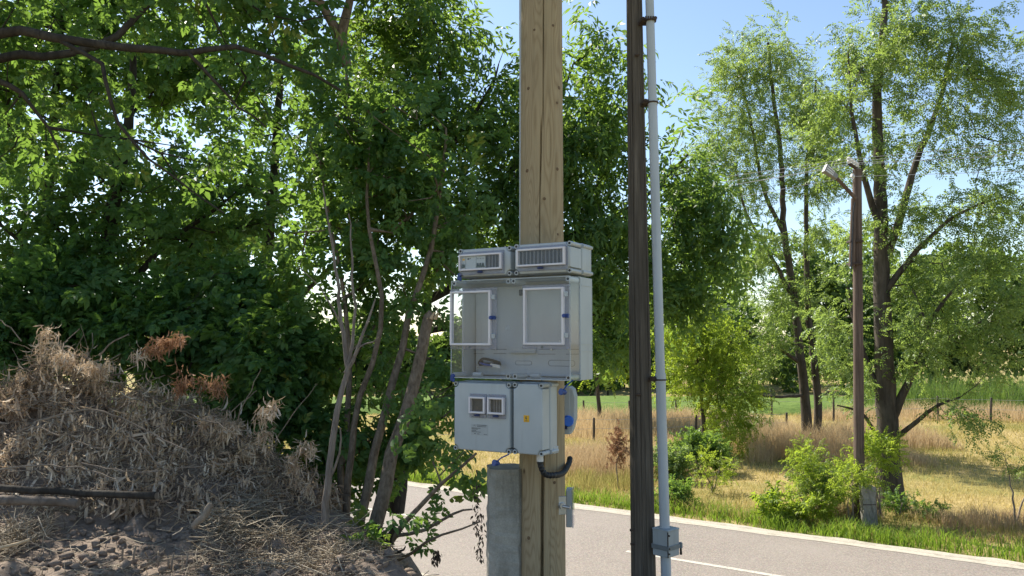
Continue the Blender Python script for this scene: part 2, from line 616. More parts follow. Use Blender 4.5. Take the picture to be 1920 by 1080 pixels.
# ================================================================== ground and road
RD = np.array((-0.832, 0.555))       # along the road, away to the left
RN = np.array((0.555, 0.832))        # across the road, away from the camera
S_NEAR, S_MID, S_FAR, S_STRIP = 9.95, 13.03, 15.66, 16.13


def s_of(x, y):
    return RN[0] * x + RN[1] * y


def road_pt(a, s, z=0.0):
    return (RD[0] * a + RN[0] * s, RD[1] * a + RN[1] * s, z)


def pile_h(x, y):
    """brush heap above the soil"""
    top = np.interp(x, [-6.5, -5.2, -4.4, -4.05, -3.6, -3.0, -2.5, -2.1, -1.8, -1.5], [0.75, 0.98, 1.18, 1.20, 0.98, 0.78, 0.54, 0.34, 0.18, 0.0])
    lump = 1 + 0.55 * fbm(x * 2.3, y * 2.3, 3, 91)
    return top * lump * np.exp(-((y - 7.35) / 0.72) ** 2)


def ground_z(x, y):
    x = np.asarray(x, dtype=float); y = np.asarray(y, dtype=float)
    s = s_of(x, y) - 1.3 * sstep(0.25, 1.7, -x)
    z = 2.25 * (1 - sstep(3.2, 8.4, s))
    z = z + 0.05 * np.clip(-x - 2, 0, 4) * (1 - sstep(5, 9, s))
    d = np.maximum(s_of(x, y) - 17.0, 0)
    z = z + 0.16 * np.minimum(d, 6) / 6 * fbm(x * 0.35, y * 0.35, 3, 5)
    return z


def grid_mesh(name, xs, ys, zf, mat):
    X, Y = np.meshgrid(xs, ys)
    Z = zf(X, Y)
    V = np.stack([X.ravel(), Y.ravel(), Z.ravel()], 1)
    nx, ny = len(xs), len(ys)
    i = np.arange(nx * ny).reshape(ny, nx)
    Q = np.stack([i[:-1, :-1].ravel(), i[:-1, 1:].ravel(), i[1:, 1:].ravel(), i[1:, :-1].ravel()], 1)
    return np_mesh(name, V, Q, mat, smooth=True)


xs = np.concatenate([np.linspace(-900, -45, 16)[:-1], np.arange(-45, 60, 0.6), np.linspace(60, 900, 16)])
ys = np.concatenate([np.linspace(-60, -5, 6)[:-1], np.arange(-5, 60, 0.6), np.linspace(60, 1500, 20)])


def coarse(X, Y):
    z = ground_z(X, Y)
    inside = (X > -8.4) & (X < 1.0) & (Y > 2.4) & (Y < 9.6)
    return np.where(inside, z - 0.5, z) - 0.03


tag(link('ground', grid_mesh('ground', xs, ys, coarse, 'field')), kind='structure')


def dirt_z(X, Y):
    z = ground_z(X, Y)
    z = z + 0.72 * pile_h(X, Y)
    z = z + 0.16 * fbm(X * 1.3, Y * 1.3, 4, 3) + 0.10 * fbm(X * 7, Y * 7, 5, 9, 0.7)
    lump = np.maximum(fbm(X * 3.4, Y * 3.4, 3, 21), 0) ** 1.5 * 0.4
    return z + lump


tag(link('dirt_bank', grid_mesh('dirt_bank', np.arange(-9, 1.6, 0.04), np.arange(1.8, 10.2, 0.04), dirt_z, 'soil')), kind='structure')


def strip(name, s0, s1, a0, a1, z, mat, step=1.5, wobble=0.0, seed=0):
    aa = np.arange(a0, a1 + 0.01, step)
    V, Q = [], []
    for i, a in enumerate(aa):
        w0 = wobble * float(fbm(np.array(a * 1.6), np.array(0.3), 4, seed)) * 2
        w1 = wobble * float(fbm(np.array(a * 1.6), np.array(7.3), 4, seed)) * 2
        V.append(road_pt(a, s0 + w0, z)); V.append(road_pt(a, s1 + w1, z))
        if i:
            k = 2 * i
            Q.append((k - 2, k - 1, k + 1, k))
    return tag(link(name, np_mesh(name, np.array(V), np.array(Q), mat)), kind='structure')


strip('road', S_NEAR, S_FAR + 0.03, -90, 160, 0.010, 'asphalt', 2.0)
strip('road_shoulder', S_FAR, S_STRIP, -60, 110, 0.016, 'edge_gravel', 0.09, 0.10, 4)
strip('near_road_shoulder', S_NEAR - 0.45, S_NEAR, -90, 160, 0.016, 'edge_gravel', 0.3, 0.06, 8)
# centre-line dashes, each a sheet of paint
a_start = -RN[1] * 0  # along-coordinate of the visible dash
a_vis = RD[0] * 2.07 + RD[1] * 14.28
for k in range(-4, 9):
    a1 = a_vis + k * 9.0
    strip('road_marking', S_MID - 0.06, S_MID + 0.06, a1 - 4.0, a1, 0.0145, 'road_paint', 1.0)
# green crop strip far out in the field
tag(link('crop_strip', grid_mesh('crop_strip', np.linspace(-60, 75, 90), np.linspace(40.5, 50.5, 14),
    lambda X, Y: ground_z(X, Y) - 0.05 + np.minimum(np.minimum(Y - 40.5, 50.5 - Y), 1.0) * (0.42 + 0.3 * fbm(X * 0.8, Y * 0.8, 4, 2)), 'crop')), kind='structure')


# ================================================================== leaf sprays
def leaflet(L, W, fold=0.18, droop=0.2, teeth=False):
    """one leaflet along +y, folded on its midrib: 6 points, 2 quads"""
    pts = np.array([(0, 0, 0), (W * 0.5, 0.30 * L, fold * W), (W * 0.38, 0.66 * L, fold * W * 0.8 - droop * L * 0.25), (0, L, -droop * L * 0.6),
                    (-W * 0.38, 0.66 * L, fold * W * 0.8 - droop * L * 0.25), (-W * 0.5, 0.30 * L, fold * W)])
    return pts, np.array([(0, 1, 2, 3), (0, 3, 4, 5)])


def leaflet_far(L, W, fold=0.18, droop=0.2):
    """the same leaflet for crowns further off: 4 points, 1 quad"""
    pts = np.array([(0, 0, 0), (W * 0.52, 0.45 * L, fold * W), (0, L, -droop * L * 0.6), (-W * 0.52, 0.45 * L, fold * W)])
    return pts, np.array([(0, 1, 2, 3)])


def rot(axis, a):
    return np.array(Matrix.Rotation(a, 3, axis))


def compound(r, n_pairs, L, W, rach, droop=0.5, terminal=True, angle=55, leaflet=leaflet):
    """pinnate leaf along +y"""
    out = []
    for i in range(n_pairs):
        t = (i + 0.9) / (n_pairs + 0.4)
        base = np.array((0, rach * t, -droop * rach * t * t * 0.5))
        for sgn in (-1, 1):
            l = L * r.uniform(0.8, 1.15)
            p, q = leaflet(l, W * r.uniform(0.85, 1.15), droop=r.uniform(0.1, 0.5))
            m = rot('Z', sgn * -R(angle + r.uniform(-14, 14))) @ rot('Y', r.uniform(-0.5, 0.5)) @ rot('X', -r.uniform(0.0, 0.6) * droop * 1.6)
            out.append((p @ m.T + base, q))
    if terminal:
        p, q = leaflet(L * 1.15, W * 1.1, droop=0.4)
        m = rot('X', -droop * r.uniform(0.4, 1.0))
        out.append((p @ m.T + np.array((0, rach, -droop * rach * 0.5)), q))
    return out


def spray(seed, n_leaves, twig, n_pairs, L, W, rach, droop, angle=50, lf=leaflet):
    """a leafy twig: compound leaves set along +y"""
    r = random.Random(seed)
    V, Q, T = [], [], []
    o = 0
    for i in range(n_leaves):
        t = (i + 0.6) / n_leaves
        side = -1 if i % 2 else 1
        tl = r.uniform(-0.5, 0.5)
        m = rot('Y', r.uniform(-0.9, 0.9)) @ rot('Z', -side * R(r.uniform(25, 75)) * (1 - 0.7 * (t > 0.85))) @ rot('X', -r.uniform(-0.2, 0.8) * droop)
        base = np.array((0, twig * t, -0.15 * droop * twig * t * t))
        for p, q in compound(r, n_pairs, L, W, rach * r.uniform(0.8, 1.2), droop, True, angle, lf):
            V.append(p @ m.T + base)
            Q.append(q + o)
            o += len(p)
            T += [tl + r.uniform(-0.25, 0.25)] * len(q)
    return np.concatenate(V), np.concatenate(Q), np.array(T)


SPRAYS = {
    'maple': [spray(100 + i, 7, 0.40, 2, 0.085, 0.050, 0.11, 0.7) for i in range(5)],
    'maple_far': [spray(100 + i, 7, 0.40, 2, 0.085, 0.050, 0.11, 0.7, 50, leaflet_far) for i in range(5)],
    'ash': [spray(200 + i, 6, 0.38, 3, 0.095, 0.030, 0.17, 1.15, 42, leaflet_far) for i in range(5)],
    'shrub': [spray(300 + i, 7, 0.34, 2, 0.075, 0.045, 0.09, 0.5) for i in range(4)],
    'locust': [spray(400 + i, 6, 0.46, 5, 0.075, 0.036, 0.26, 0.8, 72, leaflet_far) for i in range(4)],
    'sprout': [spray(500 + i, 6, 0.30, 6, 0.05, 0.024, 0.22, 0.6, 75, leaflet_far) for i in range(3)],
    'weed': [spray(600 + i, 6, 0.25, 1, 0.09, 0.032, 0.03, 0.5) for i in range(3)],
}


def leaves_mesh(name, kind, mat, pos, dirs, scale, tint, spread=0.35, upright=0.6):
    pos = np.asarray(pos); dirs = np.asarray(dirs)
    n = len(pos)
    var = rng.integers(0, len(SPRAYS[kind]), n)
    up = np.tile(np.array((0, 0, 1.0)), (n, 1)) + rng.normal(0, 1 - upright, (n, 3))
    M = frames(dirs, up, rng.normal(0, 0.5, n))
    ch = []
    for k in range(len(SPRAYS[kind])):
        i = np.where(var == k)[0]
        if len(i):
            ch.append(scatter(SPRAYS[kind][k], pos[i], M[i], scale[i], tint[i], spread))
    return np_mesh(name, *merge(ch)[:2], mat, merge(ch)[2])


# ================================================================== trees
def smooth_path(pts, step):
    """Catmull-Rom through the points, resampled"""
    P = [np.asarray(p, float) for p in pts]
    P = [2 * P[0] - P[1]] + P + [2 * P[-1] - P[-2]]
    out = []
    for i in range(1, len(P) - 2):
        n = max(2, int(np.linalg.norm(P[i + 1] - P[i]) / step))
        for k in range(n):
            t = k / n
            a, b, c, d = P[i - 1], P[i], P[i + 1], P[i + 2]
            out.append(0.5 * ((2 * b) + (c - a) * t + (2 * a - 5 * b + 4 * c - d) * t * t + (3 * b - a - 3 * c + d) * t ** 3))
    out.append(P[-2])
    return out


def tubes_np(chains, nside):
    """chains: list of (points, radii) -> verts, quads"""
    Vs, Qs = [], []
    o = 0
    ang = np.arange(nside) * 2 * math.pi / nside
    for pts, rad in chains:
        P = np.asarray(pts); n = len(P)
        if n < 2:
            continue
        D = np.gradient(P, axis=0)
        D = unit(D)
        ref = np.where(np.abs(D[:, 2:3]) < 0.9, np.array([[0, 0, 1.0]]), np.array([[1.0, 0, 0]]))
        ref = np.tile(ref[0], (n, 1))
        X = unit(np.cross(D, ref) + 1e-6)
        Y = np.cross(D, X)
        rr = np.asarray(rad)[:, None, None]
        ring = P[:, None] + (X[:, None] * np.cos(ang)[None, :, None] + Y[:, None] * np.sin(ang)[None, :, None]) * rr
        Vs.append(ring.reshape(-1, 3))
        i = np.arange(n * nside).reshape(n, nside) + o
        j = np.roll(i, -1, axis=1)
        Qs.append(np.stack([i[:-1].ravel(), j[:-1].ravel(), j[1:].ravel(), i[1:].ravel()], 1))
        o += n * nside
    return np.concatenate(Vs), np.concatenate(Qs)


def ell_points(blobs, n):
    """points spread through ellipsoids (cx,cy,cz, rx,ry,rz), a little denser at the skin"""
    B = np.array(blobs, float)
    vol = np.prod(B[:, 3:], axis=1) ** 0.8
    idx = rng.choice(len(B), n, p=vol / vol.sum())
    d = unit(rng.normal(0, 1, (n, 3)))
    r = rng.uniform(0, 1, n) ** (1 / 2.6)
    return B[idx, :3] + d * r[:, None] * B[idx, 3:]


def pxblob(px, py, rx, ry, depth, rd=None):
    c = at(px, py, depth)
    k = depth / F_PX
    return (*c, rx * k, rd if rd is not None else rx * k, ry * k)


def grow(name, label, guides, blobs, n_attr, spray_kind, leaf, bark_m, cat='tree', per=4, scale=1.0, r_tip=0.006, group=None,
         tint=(0.5, 0.22), spread_r=0.30, step=0.35, out_bias=0.8, keep=None, droop=0.15, power=2.35, extra_parts=None):
    """guides: list of (points, base radius, tip radius); first is the trunk"""
    pos, par, dirn, gid = [], [], [], []
    gchains = []
    for g, (pts, r0, r1) in enumerate(guides):
        sp = smooth_path(pts, step * 0.7)
        jit = 0.010 + 0.05 * r1
        sp = [p + (rng.normal(0, jit, 3) if 0 < i < len(sp) - 1 else 0) for i, p in enumerate(sp)]
        gchains.append((sp, np.interp(np.linspace(0, 1, len(sp)), [0, 0.12, 1], [r0 * (1.25 if g == 0 else 1.05), r0, r1])))
        for i, p in enumerate(sp):
            d = sp[min(i + 1, len(sp) - 1)] - sp[max(i - 1, 0)]
            pos.append(p); par.append(-1); dirn.append(d / (np.linalg.norm(d) + 1e-9)); gid.append(g)
    base = np.array(guides[0][0][0])
    A = ell_points(blobs, n_attr)
    if keep is not None:
        A = A[keep(A)]
    G = np.array(pos)
    dist = np.linalg.norm(A[:, None] - G[None], axis=2).min(1)
    A = A[np.argsort(dist)]
    POS = np.zeros((len(pos) + len(A) * 14, 3)); POS[:len(pos)] = pos
    DIR = np.zeros_like(POS); DIR[:len(pos)] = dirn
    n = len(pos)
    n_g = n
    parent = [-1] * n
    paths = []
    sp_pos, sp_dir = [], []
    for a in A:
        d = a - POS[:n]
        L = np.linalg.norm(d, axis=1) + 1e-6
        cosang = np.einsum('ij,ij->i', d, DIR[:n]) / L
        cost = L * (1.25 - 0.45 * cosang)
        j = int(np.argmin(cost))
        l = L[j]
        k = int(np.clip(l / step + 0.5, 1, 12))
        b = POS[j].copy()
        ctrl = b + DIR[j] * 0.38 * l + np.array((0, 0, 0.10 * l)) + rng.normal(0, 0.05 * l, 3)
        path = [j]
        prev = b
        for q in range(1, k + 1):
            t = q / k
            p = (1 - t) ** 2 * b + 2 * t * (1 - t) * ctrl + t * t * a
            if q < k:
                p = p + rng.normal(0, 0.03, 3)
            POS[n] = p
            dd = p - prev
            DIR[n] = dd / (np.linalg.norm(dd) + 1e-9)
            parent.append(path[-1])
            path.append(n)
            n += 1
            prev = p
        paths.append(path)
        tipd = DIR[n - 1]
        for q in range(per):
            back = rng.integers(0, min(3, len(path)))
            o = POS[path[-1 - back]]
            sp_pos.append(o + rng.normal(0, spread_r * 0.5, 3))
            outd = o - base
            outd = outd / (np.linalg.norm(outd) + 1e-9)
            v = tipd * 0.6 + outd * out_bias * 0.5 + rng.normal(0, 0.55, 3)
            v[2] -= droop
            sp_dir.append(v)
    # pipe-model radii
    wgt = np.zeros(n)
    for path in paths:
        wgt[path[-1]] += r_tip ** power
    for i in range(n - 1, n_g - 1, -1):
        wgt[parent[i]] += wgt[i]
        if i >= n_g and wgt[i] == 0:
            wgt[i] = r_tip ** power
    rad = np.maximum(wgt, r_tip ** power) ** (1 / power)
    root = empty(name, tuple(base))
    off = base
    for g, (sp, rr) in enumerate(gchains):
        V, Q = tubes_np([(np.array(sp) - off, rr)], 12 if g == 0 else 9)
        part = link('trunk' if g == 0 else 'limb', np_mesh('trunk' if g == 0 else 'limb', V, Q, bark_m, smooth=True), root)
    chains = []
    for path in paths:
        r = rad[path].copy()
        if path[0] < n_g:
            r[0] = r[1] * 1.15
        else:
            r[0] = min(r[0], r[1] * 1.2)
        r[-1] = r_tip * 0.5
        chains.append((POS[path] - off, np.minimum(r, 0.12)))
    V, Q = tubes_np(chains, 5)
    tag(link('branches', np_mesh('branches', V, Q, bark_m, smooth=True), root), kind='stuff')
    sp_pos = np.array(sp_pos); sp_dir = np.array(sp_dir)
    m = len(sp_pos)
    me = leaves_mesh('crown', spray_kind, leaf, sp_pos - off, sp_dir, scale * rng.uniform(0.75, 1.25, m), np.clip(rng.normal(tint[0], tint[1], m), 0, 0.97))
    tag(link('crown', me, root), kind='stuff')
    tag(root, label, cat, group)
    return root


def gpath(*pts):
    return [at(*p) for p in pts]



# ---- multi-stemmed maple beside the poles
maple_guides = [
    (gpath((688, 1062, 6.8), (705, 985, 6.8), (738, 850, 6.9), (772, 730, 7.0), (803, 612, 7.05), (811, 588, 7.05)), 0.066, 0.046),
    (gpath((668, 1040, 7.2), (700, 850, 7.35), (738, 715, 7.5), (768, 590, 7.7), (806, 470, 7.9), (832, 300, 8.1), (836, 240, 8.2)), 0.046, 0.012),
    (gpath((650, 1035, 7.3), (652, 900, 7.4), (672, 745, 7.5), (716, 620, 7.5), (702, 490, 7.6), (688, 370, 7.8), (700, 240, 8.1)), 0.036, 0.010),
    (gpath((640, 1030, 7.6), (640, 880, 7.8), (655, 720, 8.0), (650, 600, 8.1), (622, 430, 8.2), (600, 300, 8.3)), 0.038, 0.010),
    (gpath((700, 1060, 6.5), (760, 985, 6.4), (830, 908, 6.3), (893, 850, 6.2)), 0.026, 0.010),
    (gpath((735, 1005, 6.45), (800, 992, 6.35), (850, 962, 6.3), (886, 955, 6.3)), 0.016, 0.007),
    (gpath((715, 1062, 6.4), (770, 1035, 6.3), (830, 1000, 6.2), (900, 978, 6.15)), 0.015, 0.006),
]
maple = grow('maple_tree', 'multi-stemmed maple with a snapped pale trunk, growing beside the round timber pole', maple_guides,
    [(-1.7, 8.2, 8.7, 1.3, 1.1, 1.1), (-2.9, 7.9, 8.6, 1.2, 1.0, 1.2), pxblob(760, 300, 110, 110, 8.2, .8), pxblob(690, 400, 110, 110, 8.4, .7), pxblob(640, 250, 110, 130, 8.3, .9), pxblob(800, 440, 90, 100, 8.3, .8),  # leading blobs: crown top above the view, added to shade poles and boxes
     pxblob(570, 470, 80, 90, 8.6, .6), pxblob(770, 560, 60, 70, 8.5, .5), pxblob(850, 560, 50, 70, 7.9, .4), pxblob(825, 730, 45, 60, 7.6, .4), pxblob(700, 560, 60, 60, 8.4, .4), pxblob(690, 690, 55, 60, 8.7, .3), pxblob(760, 760, 35, 60, 8.5, .3),
     pxblob(600, 700, 50, 80, 8.8, .4), pxblob(830, 850, 65, 45, 6.7, .35)] + 2 * [pxblob(745, 810, 50, 70, 8.0, .3), pxblob(850, 770, 40, 40, 7.4, .3), pxblob(690, 860, 40, 60, 8.3, .3), pxblob(800, 690, 40, 60, 7.8, .3)],
    500, 'maple', 'leaf_maple', 'bark_maple', per=3, scale=0.82)
# splintered top of the snapped stem
p = Part()
b0 = Vector(at(811, 588, 7.05))
for k in range(9):
    a = k * 0.7
    q = b0 + Vector((0.045 * math.cos(a), 0.045 * math.sin(a), 0))
    p.tube([q - Vector((0.02, 0, 0.05)), q + Vector((0.012, 0, 0.004 + 0.018 * random.random()))], [0.018, 0.004], 5)
o = p.done('snapped_end', 'fresh_break', maple, tuple(-Vector(maple.location)))

# hanging dry seed clusters on the low maple branches
for (px, py0, py1, d) in ((893, 880, 1000, 6.2), (900, 960, 1050, 6.1), (818, 1030, 1058, 6.3)):
    n = 70
    t = rng.uniform(0, 1, n)
    P = np.array([at(px + rng.normal(0, 4), py0 + (py1 - py0) * k, d) for k in t])
    M = frames(np.tile((0.0, 0, -1), (n, 1)) + rng.normal(0, 0.35, (n, 3)), rng.normal(0, 1, (n, 3)), rng.uniform(0, 6, n))
    lf, q = leaflet(0.036, 0.013)
    V, Q, T = scatter((lf, q, np.zeros(2)), P - np.array(maple.location), M, rng.uniform(0.8, 1.2, n), rng.uniform(0, 1, n), 0)
    tag(link('seed_cluster', np_mesh('seed_cluster', V, Q, 'seeds_dry', T), maple), kind='stuff')

# ---- dead pale sapling left of it
dead = empty('dead_sapling', tuple(at(605, 1012, 6.3)))
off = Vector(dead.location)
for nm, pts, r0, r1 in (
    ('trunk', ((605, 1020, 6.3), (613, 920, 6.3), (628, 800, 6.32), (645, 710, 6.35), (650, 690, 6.35), (640, 600, 6.4), (626, 480, 6.45), (604, 350, 6.5)), 0.033, 0.006),
    ('limb', ((648, 700, 6.35), (672, 650, 6.3), (690, 600, 6.3), (703, 560, 6.3)), 0.018, 0.006),
    ('limb', ((655, 690, 6.35), (663, 600, 6.4), (661, 520, 6.4), (655, 400, 6.45)), 0.015, 0.005),
    ('limb', ((640, 610, 6.4), (600, 540, 6.3), (560, 500, 6.2)), 0.008, 0.003),
    ('limb', ((614, 900, 6.3), (636, 850, 6.25), (640, 800, 6.2)), 0.012, 0.005),
    ('limb', ((668, 655, 6.3), (700, 640, 6.25), (712, 632, 6.2)), 0.008, 0.003)):
    sp = smooth_path(gpath(*pts), 0.09)
    sp = [Vector(q + rng.normal(0, 0.005, 3)) - off for q in sp]
    Part().tube(sp, list(np.interp(np.linspace(0, 1, len(sp)), [0, 1], [r0, r1])), 8).done(nm, 'bark_dead', dead, smooth=True)
tag(dead, 'thin dead sapling with bare pale grey bark, standing left of the maple stems', 'tree')

# ---- overhanging tree, its trunk just outside the frame
over_guides = [
    ([(-6.0, 6.4, 2.2), (-5.9, 6.5, 4.0), (-5.7, 6.6, 6.2), (-5.5, 6.8, 8.6), (-5.3, 7.0, 11.0)], 0.20, 0.05),
    ([(-5.85, 6.5, 5.2)] + gpath((-40, 70, 6.2), (100, 72, 6.1), (240, 88, 6.1), (340, 96, 6.2), (440, 90, 6.4), (540, 120, 6.7), (640, 170, 7.0)), 0.055, 0.012),
    ([(-5.85, 6.5, 4.9)] + gpath((-30, 118, 6.6), (80, 112, 6.7), (180, 85, 6.8), (250, 40, 6.9), (300, -20, 7.0), (360, -120, 7.2)), 0.052, 0.02),
    (gpath((110, 75, 6.1), (190, 120, 6.0), (205, 190, 6.0), (250, 270, 6.1), (320, 330, 6.2), (420, 400, 6.4)), 0.018, 0.006),
    (gpath((350, 97, 6.2), (400, 150, 6.3), (450, 200, 6.4), (500, 240, 6.5)), 0.016, 0.006),
    (gpath((-60, 140, 6.5), (20, 160, 6.5), (60, 200, 6.6), (110, 280, 6.7)), 0.03, 0.008),
    ([(-5.6, 6.7, 7.0), (-4.6, 7.2, 8.6), (-3.4, 7.6, 9.6), (-2.4, 8.0, 10.4)], 0.07, 0.02),
]
grow('overhanging_tree', 'broad leafy tree whose dark bare limbs reach in across the upper left corner', over_guides,
    [pxblob(90, 30, 190, 110, 7.0, 1.0), pxblob(330, 30, 170, 90, 7.4, .9), pxblob(520, 60, 120, 100, 7.6, .8), pxblob(90, 250, 150, 110, 7.4, .8),
     pxblob(300, 260, 130, 120, 7.6, .8), pxblob(640, 25, 90, 60, 7.2, .6), pxblob(480, 230, 90, 80, 7.6, .6),
     (-5.6, 7.0, 8.6, 2.6, 2.2, 2.4), (-3.6, 7.6, 9.8, 2.0, 1.8, 1.7), (-7.6, 7.0, 6.5, 1.8, 1.8, 2.2), (-5.2, 7.5, 11.0, 2.0, 1.8, 1.6), (-4.6, 9.6, 10.2, 2.6, 1.6, 1.4), (-2.6, 9.4, 9.8, 1.4, 1.3, 1.2)],  # crown masses out of view, added to shade the bank and boxes
    620, 'maple', 'leaf_maple', 'bark_dark', per=3, scale=0.86, tint=(0.55, 0.24))

# ---- two trees further back on the left
leafy = grow('leafy_tree', 'dense dark green tree behind the dry brush heap at the left edge', [
    (gpath((150, 860, 9.6), (170, 700, 9.7), (190, 560, 9.8), (210, 400, 9.9), (240, 240, 10.0), (250, 100, 10.1)), 0.13, 0.04),
    (gpath((185, 600, 9.8), (300, 470, 9.7), (420, 380, 9.8)), 0.05, 0.02),
    (gpath((180, 640, 9.7), (80, 500, 9.6), (0, 420, 9.7)), 0.05, 0.02)],
    [pxblob(100, 480, 160, 130, 9.6, .9), pxblob(300, 480, 150, 130, 9.8, .9), pxblob(180, 320, 180, 110, 10.0, 1.0), pxblob(420, 400, 110, 120, 10.0, .9),
     pxblob(60, 620, 120, 80, 9.3, .7), pxblob(260, 620, 120, 80, 9.4, .7), pxblob(-150, 400, 160, 220, 9.8, 1.2)],
    270, 'maple', 'leaf_shrub', 'bark_dark', per=3, scale=0.9, tint=(0.5, 0.22))
grow('leafy_tree', 'taller tree seen through the gaps behind the snapped maple trunk', [
    (gpath((470, 900, 13.5), (480, 700, 13.6), (500, 480, 13.8), (520, 250, 14), (530, 60, 14.2)), 0.16, 0.04),
    (gpath((485, 640, 13.6), (600, 520, 13.6), (700, 430, 13.8)), 0.06, 0.02),
    (gpath((480, 620, 13.6), (400, 520, 13.4), (320, 420, 13.4)), 0.06, 0.02)],
    [pxblob(460, 560, 140, 120, 13.6, 1.2), pxblob(520, 330, 170, 140, 13.8, 1.4), pxblob(680, 330, 100, 110, 14, 1.2),
     pxblob(330, 420, 120, 140, 13.6, 1.2), pxblob(560, 150, 160, 90, 14, 1.4)],
    190, 'maple_far', 'leaf_maple', 'bark_dark', per=3, scale=1.1, tint=(0.65, 0.22))

grow('leafy_tree', 'tree filling the background at the top left, above the dark leafy one', [
    (gpath((60, 900, 12.0), (80, 600, 12.0), (90, 350, 12.1), (110, 120, 12.2), (120, -60, 12.3)), 0.15, 0.02),
    (gpath((85, 420, 12.1), (220, 250, 12.2), (330, 120, 12.4)), 0.05, 0.012)],
    [pxblob(60, 130, 150, 120, 12.0, 1.2), pxblob(250, 130, 140, 110, 12.4, 1.2), pxblob(400, 140, 110, 90, 12.6, 1.1), pxblob(150, 0, 200, 80, 12.4, 1.3), pxblob(-120, 200, 120, 200, 12, 1.2), pxblob(80, 300, 150, 70, 12, 1.0), pxblob(420, 20, 130, 60, 12.6, 1.0)],
    270, 'maple_far', 'leaf_maple', 'bark_dark', per=3, scale=1.2, tint=(0.5, 0.22))

# ---- ash behind the timber pole
grow('ash_tree', 'tall ash with drooping narrow leaflets, its crown behind both near poles', [
    (gpath((742, 960, 9.6), (768, 780, 9.6), (796, 600, 9.6), (812, 440, 9.6), (822, 280, 9.6), (822, 130, 9.6), (818, 60, 9.6)), 0.085, 0.010),
    (gpath((808, 500, 9.6), (900, 400, 9.6), (980, 290, 9.6), (1040, 200, 9.6), (1075, 120, 9.6)), 0.06, 0.01),
    (gpath((806, 560, 9.6), (930, 500, 9.7), (1080, 440, 9.8), (1200, 380, 9.9), (1290, 290, 10)), 0.06, 0.015),
    (gpath((804, 620, 9.6), (930, 600, 9.6), (1060, 580, 9.7), (1140, 600, 9.7)), 0.04, 0.012),
    (gpath((820, 300, 9.6), (880, 230, 9.6), (925, 150, 9.6), (935, 120, 9.6)), 0.03, 0.008)],
    [pxblob(820, 50, 55, 95, 9.6, .6), pxblob(740, 60, 60, 80, 9.8, .6), pxblob(780, 200, 90, 90, 9.6, .8), pxblob(905, 220, 70, 90, 9.6, .7), pxblob(945, 110, 26, 60, 9.6, .35),
     pxblob(1105, 130, 62, 105, 9.6, .6), pxblob(1120, 290, 60, 90, 9.7, .7), pxblob(1010, 300, 90, 120, 9.6, .8), pxblob(890, 380, 90, 80, 9.6, .8),
     pxblob(1285, 330, 50, 105, 10, .6), pxblob(1320, 440, 45, 75, 10, .6), pxblob(1250, 470, 60, 80, 10, .6), pxblob(1120, 450, 85, 90, 9.7, .8), pxblob(1000, 460, 70, 70, 9.7, .7),
     pxblob(1125, 600, 48, 70, 9.7, .5), pxblob(1270, 540, 40, 40, 10, .4)],
    400, 'ash', 'leaf_ash', 'bark_dark', per=3, scale=1.1, tint=(0.45, 0.22), spread_r=0.26, droop=0.75, out_bias=0.6)


# ---- shrubs on the bank
def shrub(name, label, px, py, d, blobs, n, kind, leaf, per=4, scale=1.0, bark_m='bark_dark', stems=5, cat='shrub', tint=(0.45, 0.22), r_tip=0.004, base=None):
    b = at(px, py, d) if base is None else np.array(base)
    guides = []
    for k in range(stems):
        q = blobs[k % len(blobs)]
        tip = np.array(q[:3]) + rng.normal(0, 0.3, 3) * np.array(q[3:])
        mid = (b + tip) / 2 + np.array((0, 0, 0.12)) + rng.normal(0, 0.06, 3)
        b2 = b + np.array((rng.normal(0, 0.05), rng.normal(0, 0.05), 0))
        guides.append(([b2, mid, tip], 0.018 * scale + 0.004, 0.006))
    return grow(name, label, guides, blobs, n, kind, leaf, bark_m, cat=cat, per=per, scale=scale, tint=tint, r_tip=r_tip, step=0.2, spread_r=0.2)


shrub('elder_shrub', 'dark leafy shrub behind the brush heap at the far left edge', 40, 860, 8.6, [pxblob(0, 620, 130, 120, 8.7, .5), pxblob(120, 560, 110, 90, 8.8, .5)], 100, 'shrub', 'leaf_shrub', 4)
shrub('elder_shrub', 'dark leafy shrub directly above the middle of the brush heap', 330, 860, 8.6, [pxblob(300, 640, 120, 100, 8.7, .5), pxblob(420, 600, 100, 110, 8.8, .5)], 100, 'shrub', 'leaf_shrub', 4)
shrub('elder_shrub', 'dark leafy shrub between the brush heap and the dead sapling', 520, 900, 8.2, [pxblob(480, 730, 100, 100, 8.2, .5), pxblob(545, 660, 60, 90, 8.3, .4), pxblob(590, 840, 50, 70, 8.0, .4)], 110, 'shrub', 'leaf_maple', 4)
shrub('young_maple', 'small maple seedling with fresh leaves at the foot of the snapped trunk', 720, 1062, 6.4, [pxblob(735, 1010, 35, 45, 6.4, .2), pxblob(700, 990, 20, 30, 6.9, .15)], 9, 'maple', 'leaf_maple', 2, 0.65, tint=(0.75, 0.15))

